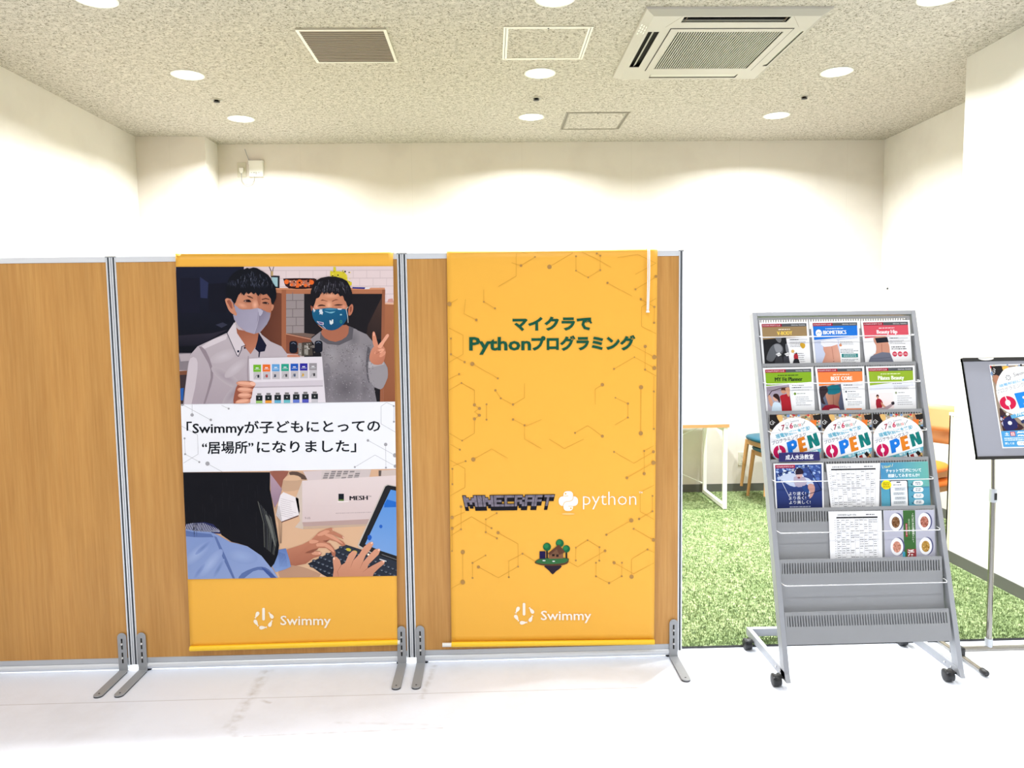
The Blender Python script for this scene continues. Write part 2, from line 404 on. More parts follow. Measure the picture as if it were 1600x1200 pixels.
# cassette air conditioner
x0, x1, y0, y1 = 0.772, 1.686, 3.70, 4.715
t = thing('ceiling_air_conditioner', 'ivory four-way cassette air conditioner set in the ceiling', 'air conditioner', ((x0+x1)/2, (y0+y1)/2, H))
zb = H-0.032; gx0, gx1, gy0, gy1 = 0.935, 1.567, 3.885, 4.522
def ring_quads(mb, outer, inner):
    vs = outer+inner; mb.add(vs, [(i, (i+1) % 4, 4+(i+1) % 4, 4+i) for i in range(4)])
def rect(a, b, c, d, z): return [(a, c, z), (a, d, z), (b, d, z), (b, c, z)]
mb = MB()
ring_quads(mb, rect(x0, x1, y0, y1, H-0.001), rect(x0+0.005, x1-0.005, y0+0.005, y1-0.005, H-0.010))
ring_quads(mb, rect(x0+0.005, x1-0.005, y0+0.005, y1-0.005, H-0.010), rect(x0+0.045, x1-0.045, y0+0.035, y1-0.035, zb))
# flat field: a lattice of cells with the four outlets and the grille left open
holes = {'near': (0.968, 1.495, 3.745, 3.812), 'far': (0.985, 1.515, 4.594, 4.655), 'left': (0.830, 0.888, 3.930, 4.462), 'right': (1.610, 1.634, 3.930, 4.450), 'grille': (gx0+0.004, gx1-0.004, gy0+0.004, gy1-0.004)}
fx = sorted({x0+0.045, x1-0.045} | {h[i] for h in holes.values() for i in (0, 1)}); fy = sorted({y0+0.035, y1-0.035} | {h[i] for h in holes.values() for i in (2, 3)})
for i in range(len(fx)-1):
    for j in range(len(fy)-1):
        cx, cy = (fx[i]+fx[i+1])/2, (fy[j]+fy[j+1])/2
        if not any(h[0] < cx < h[1] and h[2] < cy < h[3] for h in holes.values()):
            mb.box((fx[i], fy[j], zb), (fx[i+1], fy[j+1], zb+0.003))
mb.build('panel', M['ac'], t)
BX((x0+0.05, y0+0.05, H-0.008), (x1-0.05, y1-0.05, H-0.002)).build('inner_box', M['dark'], t)
def louvre(h, off, w, tilt, along):
    a0, a1, b0, b1 = holes[h]; mb = MB()
    if along == 'x': mb.obox((a0+0.006, b0+off, zb+0.004), (a1-a0-0.012, 0, 0), (0, w, tilt), (0, 0, 0.002))
    else: mb.obox((a0+off, b0+0.006, zb+0.004), (0, b1-b0-0.012, 0), (w, 0, tilt), (0, 0, 0.002))
    mb.build('louvre', M['ac_slat'], t)
louvre('near', 0.044, 0.005, 0.002, 'x'); louvre('near', 0.056, 0.006, 0.001, 'x'); louvre('left', 0.024, 0.014, 0.010, 'y'); louvre('right', 0.002, 0.020, 0.003, 'y'); louvre('far', 0.004, 0.052, 0.001, 'x')
mb = MB()
for xa_ in (0.985, 1.478): mb.box((xa_, 3.748, zb-0.0006), (xa_+0.0015, 3.808, zb+0.006))
for (p, q) in (((0.958, 3.738), (0.905, 3.872)), ((1.505, 3.738), (1.585, 3.872))):
    mb.build('panel_joint', M['vent_slat'], t); mb = MB(); v = Vector((q[0]-p[0], q[1]-p[1], 0)); nrm = Vector((-v.y, v.x, 0)).normalized()*0.0012; mb.obox((p[0], p[1], zb-0.0004), v, nrm, (0, 0, 0.0006))
mb.build('panel_joint', M['vent_slat'], t)
mb = MB(); frame_ring(mb, gx0+0.004, gy0+0.004, gx1-0.004, gy1-0.004, 0.036, zb-0.003, zb+0.002)
mb.build('grille_frame', M['ac'], t)
mb = MB(); frame_ring(mb, gx0-0.001, gy0-0.001, gx1+0.001, gy1+0.001, 0.006, zb-0.0008, zb+0.001); mb.build('grille_joint', M['dark'], t)
mb = MB(); n = 42
for k in range(n):
    x = gx0+0.042+k*(gx1-gx0-0.084)/n
    mb.box((x, gy0+0.039, zb-0.002), (x+0.0044, gy1-0.039, zb+0.003))
mb.build('grille_slats', M['ac_slat'], t)
mb = MB()
for r_ in range(4):
    for c_ in range(3):
        if r_ == 3 and c_ > 0: continue
        xx = x0+0.012+c_*0.012; yy = 3.87+0.036*r_; zz = H-0.010-(xx-x0)/0.045*0.022
        mb.box((xx, yy, zz-0.002), (xx+0.0085, yy+0.024, zz+0.004))
mb.build('sticker', M['white_plastic'], t)

# ------------------------------------------------------------------ wall sockets and router
def socket(x, y, z, w, h, m, holes, name, lab, cat):
    t = thing(name, lab, cat, (x, y, z-h/2))
    BX((x-w/2, y-0.008, z-h/2), (x+w/2, y, z+h/2)).build('cover_plate', m, t, bevel=0.003)
    if holes:
        mb = MB(); BX((x-w*0.27, y-0.0105, z-h*0.36), (x+w*0.27, y-0.0075, z+h*0.36)).build('insert', m, t, bevel=0.001)
        for dz in (0.02, -0.02):
            for dx in (-0.006, 0.006): mb.box((x+dx-0.0011, y-0.011, z+dz-0.004), (x+dx+0.0011, y-0.0100, z+dz+0.005))
            mb.lathe((x, y-0.0103, z+dz-0.010), [(0.0022, -0.0006), (0.0001, -0.0006)], 8, 'y')
        mb.build('slots', M['dark'], t)
    return t
socket(2.176, YB, 0.294, 0.072, 0.12, M['outlet'], True, 'wall_outlet', 'ivory twin wall outlet low on the back wall beside the teal chairs', 'outlet')
t = socket(-2.038, YB, 2.797, 0.072, 0.12, M['beige_plastic'], False, 'wall_outlet', 'greyish wall outlet plate with a white plug, high up beside the router', 'outlet')
t = thing('power_adapter', 'white plug with thin looping cable running to the router', 'power adapter', (-2.036, YB-0.02, 2.77))
MB().prism([(-2.053, YB-0.03, 2.808), (-2.019, YB-0.03, 2.808), (-2.021, YB-0.03, 2.780), (-2.030, YB-0.03, 2.765), (-2.042, YB-0.03, 2.765), (-2.051, YB-0.03, 2.780)], (0, 0.021, 0)).build('plug', M['white_plastic'], t, bevel=0.002)
pts = [(-2.036, YB-0.022, 2.768)]
for k in range(15):
    a = math.pi+math.pi*k/14
    pts.append((-1.985+0.052*math.cos(a), YB-0.02, 2.722+0.052*math.sin(a)))
pts.append((-1.932, YB-0.02, 2.735))
MB().tube(pts, 0.0026, 6).build('cable', M['bracket'], t)
t = thing('wireless_router', 'small white router box with a thin antenna, high on the back wall', 'router', (-1.915, YB, 2.735))
BX((-1.972, YB-0.028, 2.737), (-1.858, YB, 2.868)).build('case', M['white_plastic'], t, bevel=0.004)
MB().tube([(-1.972, YB-0.014, 2.868), (-1.983, YB-0.014, 2.90), (-2.003, YB-0.014, 2.962)], 0.0028, 6).build('antenna', M['bracket'], t)
MB().tube([(-1.974, YB-0.012, 2.835), (-1.974, YB-0.012, 2.868)], 0.006, 8).build('antenna_hinge', M['white_plastic'], t)
mb = MB()
for dx, w in ((0.012, .004), (0.030, .010), (0.047, .008), (0.072, .004)): mb.box((-1.965+dx, YB-0.0295, 2.765), (-1.965+dx+w, YB-0.0278, 2.769))
mb.box((-1.920, YB-0.0295, 2.757), (-1.906, YB-0.0278, 2.759)); mb.build('indicator_marks', M['groove'], t)
tag(MB().lathe((XR, 6.273, 1.746), [(0.010, 0), (0.008, -0.006), (0.0005, -0.008)], 10, 'x').build('wall_pin', M['groove']), 'tiny dark pin stuck in the far right wall', 'pin')

# ------------------------------------------------------------------ partitions
PY = 3.212; PT = 0.034     # front face, thickness
def post_profile(t, x, w=0.0205):
    # one grooved aluminium post: rib, groove, rib
    mb = MB(); mb.box((x, PY+0.004, 0.03), (x+w, PY+PT, 1.797)); mb.build('frame_post', M['alu'], t, bevel=0.001)
    o = None
    p = [c for c in t.children if c.name.startswith('frame_post')][-1]
    for a, b in ((0, 0.0072), (w-0.0072, w)):
        MB().tube([(x+(a+b)/2, PY+0.003, 0.03), (x+(a+b)/2, PY+0.003, 1.796)], 0.0036, 10).build('rib', M['alu_white'], p)
    MB().box((x+0.0070, PY+0.0025, 0.03), (x+w-0.0070, PY+0.0042, 1.796)).build('groove', M['groove'], p)
    MB().box((x-0.0004, PY-0.001, 1.796), (x+w+0.0004, PY+PT, 1.8015)).build('end_cap', M['bracket'], p)
def foot(t, xc):
    w = 0.019; n = 10
    def outline(yy): return None
    v = MB()
    top = [(xc+w*math.cos(a), PY-0.0065, 0.158+w*math.sin(a)) for a in [math.pi*k/n for k in range(n+1)]]
    v.prism([(xc+w, PY-0.0065, 0.004)] + top + [(xc-w, PY-0.0065, 0.004)], (0, 0.0045, 0))
    yb = PY-0.215
    arc = [(xc-w*math.cos(a), yb-w*math.sin(a), 0.004) for a in [math.pi*k/n for k in range(n+1)]]
    v.prism([(xc-w, PY-0.002, 0.004)] + arc + [(xc+w, PY-0.002, 0.004)], (0, 0, 0.005))
    f = v.build('foot_bracket', M['bracket'], t, bevel=0.0012)
    p = MB(); arc = [(x, y, 0.0) for x, y, z in arc]; p.prism([(xc-w*.95, PY-0.01, 0.0)] + arc + [(xc+w*.95, PY-0.01, 0.0)], (0, 0, 0.004)); p.build('rubber_pad', M['black'], f)
    for z0, z1 in ((0.104, 0.152), (0.042, 0.090)):
        MB().box((xc-0.0032, PY-0.0072, z0), (xc+0.0032, PY-0.0064, z1)).build('slot', M['dark'], f)
    MB().lathe((xc, yb+0.005, 0.0092), [(0.004, 0.0003), (0.0001, 0.0004)], 10).build('screw_hole', M['dark'], f)
    for z in (0.066, 0.128):
        b = MB(); b.lathe((xc, PY-0.0072, z), [(0.0055, 0), (0.0055, -0.003), (0.0035, -0.0045), (0.0022, -0.0045), (0.0020, -0.002), (0.0001, -0.002)], 12, 'y'); b.build('bolt', M['steel'], f)

def screen(xa, xb, lab, feet):
    t = thing('partition_screen', lab, 'partition', ((xa+xb)/2, PY+PT/2, 0), 'wood-faced partition screens')
    post_profile(t, xa); post_profile(t, xb-0.0205)
    BX((xa+0.0205, PY+0.003, 0.060), (xb-0.0205, PY+PT-0.003, 1.776)).build('wood_panel', M['wood'], t)
    BX((xa+0.0205, PY, 1.776), (xb-0.0205, PY+PT, 1.800)).build('top_rail', M['alu_white'], t, bevel=0.002)
    BX((xa+0.0205, PY, 0.040), (xb-0.0205, PY+PT, 0.062)).build('bottom_rail', M['alu'], t, bevel=0.001)
    MB().tube([(xa+0.022, PY+0.014, 0.025), (xb-0.022, PY+0.014, 0.025)], 0.018, 12).build('bottom_channel', M['alu_white'], t)
    MB().box((xa+0.0205, PY+0.002, 1.7755), (xb-0.0205, PY+0.006, 1.7772)).build('shadow_gap', M['groove'], t)
    for xf in (xa+0.06, xb-0.06): MB().tube([(xf, PY+0.017, 0), (xf, PY+0.017, 0.03)], 0.010, 10).build('levelling_foot', M['black'], t)
    for f in feet: foot(t, f)
screen(-2.752, -1.5868, 'wooden partition screen at the left edge, with nothing hung on it', [-1.627])
screen(-1.5852, -0.3708, 'wooden partition screen carrying the banner with people in face masks', [-1.543, -0.4135])
screen(-0.3698, 0.8325, 'wooden partition screen at the right end, with the plain yellow banner', [-0.331, 0.7935])

# ------------------------------------------------------------------ table
ty0, ty1 = 5.75, 6.335; G = 0.008
t = thing('work_table', 'wood-topped table on white metal frame legs against the back wall', 'table', (1.25, 6.04, G))
BX((0.632, ty0-0.008, 0.665), (1.851, ty1+0.008, 0.691)).build('tabletop', M['white_metal'], t)
mb = MB(); frame_ring(mb, 0.63, ty0-0.010, 1.853, ty1+0.010, 0.0025, 0.664, 0.690); mb.build('edge_band', M['beech'], t)
for xx in (0.655, 1.812):
    for yy in (ty0, ty1-0.03): BX((xx, yy, G+0.006), (xx+0.03, yy+0.03, 0.664)).build('leg', M['white_metal'], t, bevel=0.001)
    BX((xx, ty0+0.03, G+0.008), (xx+0.03, ty1-0.03, G+0.038)).build('foot_rail', M['white_metal'], t)
    BX((xx, ty0+0.03, 0.634), (xx+0.03, ty1-0.03, 0.664)).build('top_bar', M['white_metal'], t)
    for yy in (ty0+0.015, ty1-0.015): MB().lathe((xx+0.015, yy, G), [(0.0001, 0), (0.014, 0), (0.014, 0.006)], 12).build('glide', M['black'], t)
for z0, z1, dy in ((0.60, 0.10, 0), (0.10, 0.60, 0.010)):
    MB().tube([(0.685, ty1-0.018+dy, z0), (1.812, ty1-0.018+dy, z1)], 0.0045, 8).build('cross_brace', M['white_metal'], t)

# ------------------------------------------------------------------ chairs
def make_chair(seatmat, lab, loc, rot, group):
    t = thing('stacking_chair', lab, 'chair', (0, 0, 0), group)
    n = 32
    def sup(a, rx, ry, e=2.6):
        c, s_ = math.cos(a), math.sin(a)
        return (rx*math.copysign(abs(c)**(2/e), c), ry*math.copysign(abs(s_)**(2/e), s_))
    mb = MB(); rings = [(0.88, 0.402), (1.0, 0.412), (1.02, 0.427), (0.98, 0.440), (0.85, 0.447), (0.5, 0.450), (0.02, 0.450)]
    vs = []; fs = []
    for (k, z) in rings:
        for i in range(n):
            x, y = sup(2*math.pi*i/n, 0.225*k, 0.215*k); vs.append((x-0.01, y, z + 0.010*(x/0.22)**2*0.6))
    for r_ in range(len(rings)-1):
        for i in range(n): fs.append((r_*n+i, r_*n+(i+1) % n, (r_+1)*n+(i+1) % n, (r_+1)*n+i))
    mb.add(vs, fs, True); mb.add(vs[:n], [tuple(range(n-1, -1, -1))]); mb.build('seat', seatmat, t)
    mb = MB(); a = [(-0.175, -0.165), (0.165, -0.165), (0.165, 0.165), (-0.175, 0.165)]
    for i in range(4):
        p, q = a[i], a[(i+1) % 4]
        if abs(p[0]-q[0]) > abs(p[1]-q[1]): mb.box((min(p[0], q[0]), p[1]-0.01, 0.362), (max(p[0], q[0]), p[1]+0.01, 0.400))
        else: mb.box((p[0]-0.01, min(p[1], q[1]), 0.362), (p[0]+0.01, max(p[1], q[1]), 0.400))
    mb.build('seat_frame', M['beech'], t, bevel=0.002)
    MB().box((-0.17, -0.16, 0.395), (0.16, 0.16, 0.403)).build('seat_board', M['black'], t)
    for sy in (-1, 1):
        MB().tube([(-0.178, sy*0.168, 0.400), (-0.195, sy*0.185, 0.2), (-0.212, sy*0.200, 0.0)], [0.018, 0.016, 0.012], 10).build('leg', M['beech'], t)
        MB().tube([(0.245, sy*0.200, 0.0), (0.205, sy*0.190, 0.22), (0.185, sy*0.182, 0.42), (0.200, sy*0.180, 0.55), (0.245, sy*0.165, 0.68), (0.268, sy*0.150, 0.755)], [0.012, 0.016, 0.018, 0.017, 0.014, 0.010], 10).build('leg', M['beech'], t)
    # curved backrest plate
    mb = MB(); vs = []; fs = []; nu, nv = 14, 5
    for side_ in (0, 1):
        for j in range(nv+1):
            for i in range(nu+1):
                u = -1+2*i/nu; v = j/nv
                wv = 0.215*(1-0.10*(2*v-1)**2) ; zz = 0.655+0.150*v - 0.028*(1-v)*(1-u*u)*0 + (-0.022*(1-abs(u)**3))*(1-v)
                xx = 0.250+0.055*(1-u*u)+0.028*v - (0.013 if side_ else 0)
                vs.append((xx, u*wv, zz))
    N_ = (nu+1)*(nv+1)
    for j in range(nv):
        for i in range(nu):
            a0 = j*(nu+1)+i; fs.append((a0, a0+1, a0+nu+2, a0+nu+1)); b0 = a0+N_; fs.append((b0, b0+nu+1, b0+nu+2, b0+1))
    edge = [i for i in range(nu+1)] + [j*(nu+1)+nu for j in range(1, nv+1)] + [nv*(nu+1)+i for i in range(nu-1, -1, -1)] + [j*(nu+1) for j in range(nv-1, 0, -1)]
    for k in range(len(edge)):
        a0, b0 = edge[k], edge[(k+1) % len(edge)]; fs.append((b0, a0, a0+N_, b0+N_))
    mb.add(vs, fs, True); mb.build('backrest', M['beech'], t)
    t.location = loc; t.rotation_euler = (0, 0, math.radians(rot))
    return t
g1 = 'teal chairs stacked at the back wall'; g2 = 'orange chairs stacked behind the rack'
ch = make_chair(M['teal'], 'teal-seated wooden chair by the wall outlet, bottom one of its pair', (2.400, 6.03, G), 8, g1)
up = copy_tree(ch); up.location = (2.335, 6.00, G+0.095); up['label'] = 'teal-seated wooden chair by the wall outlet, stacked on top of another'
ch = make_chair(M['orange'], 'orange-seated wooden chair at the end of the right wall, bottom one of its pair', (2.800, 4.83, G), 28, g2)
up = copy_tree(ch); up.location = (2.745, 4.80, G+0.095); up['label'] = 'orange-seated wooden chair at the end of the right wall, stacked on top of another'
#@@RACK
# ------------------------------------------------------------------ brochure rack
RO = Vector((0, 2.90, 0.035)); RS = Vector((0, 0.2790, 0.9603)); RN = Vector((0, -0.9603, 0.2790)); RXL, RXR = 1.175, 1.918
def rk(x, s_, n=0.0): return RO + Vector((x, 0, 0)) + RS*s_ + RN*n
def rbox(mb, x0, x1, s0, s1, n0, n1):
    mb.obox(rk(x0, s0, n0), (x1-x0, 0, 0), RS*(s1-s0), RN*(n1-n0)); return mb
rack = thing('brochure_rack', 'silver wheeled brochure rack leaning back, filled with flyers in its upper tiers', 'brochure rack', (1.546, 3.1, 0))
for xx in (RXL, RXR-0.021):
    p = MB(); fb = rk(0, 0, 0); 
    a = [rk(xx, 1.559, 0), rk(xx, 1.559, -0.044)]
    b0 = rk(xx, 0, 0); d = 0.044*0.9603
    # post outline in the side plane, cut level at its foot
    zc = 0.035; back = rk(xx, 0, -0.044); tt = (zc-back.z)/RS.z; bb_ = back+RS*tt
    p.prism([b0, a[0], a[1], bb_], (0.021, 0, 0)); p.build('post', M['rack'], rack, bevel=0.0015)
rbox(MB(), RXL+0.021, RXR-0.021, 1.5405, 1.559, -0.044, 0.0).build('top_bar', M['rack'], rack, bevel=0.0015)
lips = [1.532, 1.321, 1.108, 0.897, 0.688, 0.475, 0.2635]
PX0, PX1 = 1.1965, 1.8885
def tier_frame(i):
    # plane of tier plate i: starts at its lip, runs down behind the next lip
    top = lips[i]; nxt = lips[i+1] if i < 6 else 0.1365
    dn = 0.032 if i < 6 else 0.004
    d = (RS*(nxt-top) - RN*dn); L_ = d.length; d.normalize()
    n = Vector((1, 0, 0)).cross(-d).normalized()
    if n.y > 0: n = -n
    return rk(0, top, 0), d, n, L_
def tier_px(i, off):
    o, d, n, L_ = tier_frame(i); o = o+n*off
    def f(px, py, lv=0.0):
        r = CR*((px-800)/FPX) - CU*((py-600)/FPX) + CF
        t = ((o-CAM).dot(n))/(r.dot(n)); return CAM+r*t+n*lv
    return f
for i in range(7):
    o, d, n, L_ = tier_frame(i); w = PX1-PX0; X = Vector((1, 0, 0))
    mb = MB(); th = -n*0.003
    Lx = L_+0.088 if i < 6 else L_
    s1, s2 = (0.0125, 0.056)
    if i == 0: s1, s2 = 0.0095, 0.052
    O = o+X*PX0
    mb.obox(O, X*w, d*s1, th); mb.obox(O+d*s2, X*w, d*(Lx-s2), th)
    ns = 60; pitch = (w-0.012)/ns
    mb.obox(O+d*s1, X*0.009, d*(s2-s1), th)
    for k in range(ns):
        xx = 0.006+pitch*k+0.0060
        mb.obox(O+d*s1+X*xx, X*(pitch-0.0060 if k < ns-1 else w-xx), d*(s2-s1), th)
    mb.obox(O-n*0.0005, X*w, -d*0.0015, -n*0.012)      # folded lip
    for xx in (0, w-0.0012): mb.obox(O+X*xx+d*0.001, X*0.0012, d*(Lx-0.002), -n*0.014)
    mb.build('tier_plate', M['rack_plate'], rack)
wires = [1.443, 1.232, 1.018, 0.807, 0.593, 0.3785]
for s_ in wires:
    # bent retaining wire across each tier
    q = 0.022; ss = s_-0.0065
    MB().tube([rk(PX0-0.001, ss+0.014, -0.012), rk(PX0+0.001, ss+0.006, q-0.008), rk(PX0+0.008, ss, q), rk(PX1-0.008, ss, q), rk(PX1-0.001, ss+0.006, q-0.008), rk(PX1+0.001, ss+0.014, -0.012)], 0.0024, 8).build('retaining_wire', M['wire'], rack)
for xx in (PX0-0.001, PX1-0.001):
    rbox(MB(), xx, xx+0.002, 0.1365, 1.532, -0.050, -0.030).build('side_strip', M['rack_plate'], rack)
# base: two side rails, a rear cross bar, four casters
for xx in (RXL, RXR-0.023):
    mb = MB(); b0 = rk(xx, 0, 0)
    rl = mb.prism([(xx, 2.888, 0.030), (xx, 3.366, 0.030), (xx, 3.366, 0.066), (xx, 2.912, 0.066)], (0.020, 0, 0)); r_ = mb.build('base_rail', M['rack'], rack, bevel=0.0012)
    for yy in (2.955, 3.0):
        b = MB(); b.lathe((xx, yy, 0.048), [(0.0045, 0.0), (0.0045, -0.003), (0.002, -0.004), (0.0001, -0.004)], 10, 'x'); b.build('bolt', M['steel'], r_)
BX((RXL+0.020, 3.340, 0.030), (RXR-0.023, 3.366, 0.066)).build('rear_cross_bar', M['rack'], rack, bevel=0.0012)
for cx, cy in ((RXL-0.026, 2.93), (RXR-0.051, 2.93), (RXL-0.026, 3.275), (RXR-0.051, 3.275)):
    mb = MB(); mb.box((cx+0.004, cy-0.012, 0.034), (cx+0.028, cy+0.012, 0.040))
    mb.lathe((cx, cy-0.004, 0.026), [(0.0001, -0.016), (0.021, -0.016), (0.024, -0.012), (0.024, 0.012), (0.021, 0.016), (0.0001, 0.016)], 20, 'x')
    c = mb.build('caster', M['black'], rack)
    for dx in (-0.016, 0.007):
        MB().lathe((cx+dx, cy, 0.026), [(0.0001, -0.001), (0.020, -0.001), (0.026, 0.002), (0.026, 0.008), (0.020, 0.010), (0.0001, 0.010)], 20, 'x').build('wheel', M['black'], c)
    MB().prism([(cx-0.019, cy-0.024, 0.040), (cx-0.019, cy-0.034, 0.050), (cx-0.019, cy-0.030, 0.053), (cx-0.019, cy-0.018, 0.046)], (0.012, 0, 0)).build('brake_lever', M['black'], c)

# ------------------------------------------------------------------ display stand on the right
st = thing('display_stand', 'chrome floor stand with a tilted grey display board, at the right edge', 'display stand', (2.45, 3.14, 0))
px = 2.186; pxb = 2.686
for xx in (2.043, 2.83-0.0):
    if xx > 2.79: xx = 2.725
    MB().tube([(xx, 2.965, 0.016), (xx, 3.36, 0.016)], 0.0095, 12).build('foot_bar', M['chrome'], st)
    for y0_, y1_ in ((2.945, 2.985), (3.345, 3.385)):
        MB().tube([(xx, y0_, 0.016), (xx, y0_+0.006, 0.016), (xx, y1_-0.006, 0.016), (xx, y1_, 0.016)], [0.009, 0.0135, 0.0135, 0.009], 12).build('foot_cap', M['black'], st)
    MB().box((xx-0.022, 3.118, 0.006), (xx+0.022, 3.172, 0.050)).build('joint_block', M['black'], st, bevel=0.008)
MB().tube([(2.060, 3.145, 0.034), (2.712, 3.145, 0.034)], 0.0125, 14).build('cross_bar', M['chrome'], st)
for xx in (px, pxb):
    MB().tube([(xx, 3.150, 0.040), (xx, 3.160, 0.740)], 0.0115, 14).build('pole', M['chrome'], st)
    MB().tube([(xx, 3.150, 0.040), (xx, 3.151, 0.078)], 0.0155, 14).build('pole_socket', M['alu'], st)
    MB().tube([(xx, 3.160, 0.735), (xx, 3.168, 0.876)], 0.0075, 12).build('inner_pole', M['chrome'], st)
    MB().tube([(xx, 3.158, 0.690), (xx, 3.159, 0.748)], 0.0160, 14).build('height_collar', M['alu'], st)
    MB().box((xx-0.005, 3.140, 0.702), (xx+0.005, 3.146, 0.732)).build('lock_button', M['black'], st)
BL = Vector((2.113, 3.163, 0.878)); BU = Vector((0, 0.131, 0.435)); BUn = BU.normalized(); BN = Vector((0, -BUn.z, BUn.y)); BW = 0.640
mb = MB(); mb.obox(BL, (BW, 0, 0), BU, -BN*0.012); mb.build('board', M['board'], st)
for off, h, nm in ((0.0, 0.013, 'bottom_edge'), (BU.length-0.014, 0.016, 'top_edge')):
    MB().obox(BL+BUn*off+BN*0.005+Vector((0.0, 0, 0)), (BW, 0, 0), BUn*h, -BN*0.020).build(nm, M['black'], st, bevel=0.001)
MB().obox(BL+BUn*(BU.length-0.010)-BN*0.011+Vector((0, 0, 0)), (0.002, 0, 0), -BUn*(BU.length-0.02), BN*0.0125).build('side_edge', M['black'], st)
mb = MB(); k = 16; cxh = 0.105
mb.prism([BL+Vector((cxh+0.036*math.cos(math.pi*i/k), 0, 0))+BUn*(BU.length-0.001-0.011*math.sin(math.pi*i/k))+BN*0.0060 for i in range(k+1)], BN*0.0006)
mb.build('oval_sticker', M['white_plastic'], st)
def board_px(off):
    o = BL+BN*off
    def f(px_, py_, lv=0.0):
        r = CR*((px_-800)/FPX) - CU*((py_-600)/FPX) + CF
        t = ((o-CAM).dot(BN))/(r.dot(BN)); return CAM+r*t+BN*lv
    return f
#@@ART
# ------------------------------------------------------------------ flat printing: outlines laid on real sheets
def clip_poly(pts, cols, quad):
    # Sutherland-Hodgman against a convex outline, carrying colours
    q = quad; area = sum(q[i][0]*q[(i+1) % len(q)][1]-q[(i+1) % len(q)][0]*q[i][1] for i in range(len(q)))
    sg = 1 if area > 0 else -1
    for i in range(len(q)):
        a, b = q[i], q[(i+1) % len(q)]
        def ins(p): return sg*((b[0]-a[0])*(p[1]-a[1])-(b[1]-a[1])*(p[0]-a[0]))
        np_, nc = [], []
        for j in range(len(pts)):
            p, r_ = pts[j], pts[(j+1) % len(pts)]; dp, dr = ins(p), ins(r_)
            if dp >= 0: np_.append(p); nc.append(cols[j])
            if (dp >= 0) != (dr >= 0):
                t = dp/(dp-dr); np_.append((p[0]+(r_[0]-p[0])*t, p[1]+(r_[1]-p[1])*t))
                nc.append(tuple(cols[j][k]+(cols[(j+1) % len(pts)][k]-cols[j][k])*t for k in range(4)))
        pts, cols = np_, nc
        if len(pts) < 3: return [], []
    return pts, cols

def spline(pts, n=4):
    out = []; L_ = len(pts)
    for i in range(L_):
        p0, p1, p2, p3 = pts[i-1], pts[i], pts[(i+1) % L_], pts[(i+2) % L_]
        for k in range(n):
            t = k/n; t2 = t*t; t3 = t2*t
            out.append(tuple(0.5*((2*p1[j])+(-p0[j]+p2[j])*t+(2*p0[j]-5*p1[j]+4*p2[j]-p3[j])*t2+(-p0[j]+3*p1[j]-3*p2[j]+p3[j])*t3) for j in (0, 1)))
    return out

TXT = {}
def text_mesh(s_, bold):
    k = (s_, bold)
    if k not in TXT:
        c = bpy.data.curves.new('glyphs', 'FONT'); c.body = s_; c.offset = bold; c.resolution_u = 2
        o = bpy.data.objects.new('glyphs', c); C.objects.link(o)
        bpy.context.view_layer.update()
        me = o.evaluated_get(bpy.context.evaluated_depsgraph_get()).to_mesh()
        V = [(v.co.x, v.co.y) for v in me.vertices]; F = [tuple(p.vertices) for p in me.polygons]
        bpy.data.objects.remove(o); bpy.data.curves.remove(c)
        TXT[k] = (V, F)
    return TXT[k]

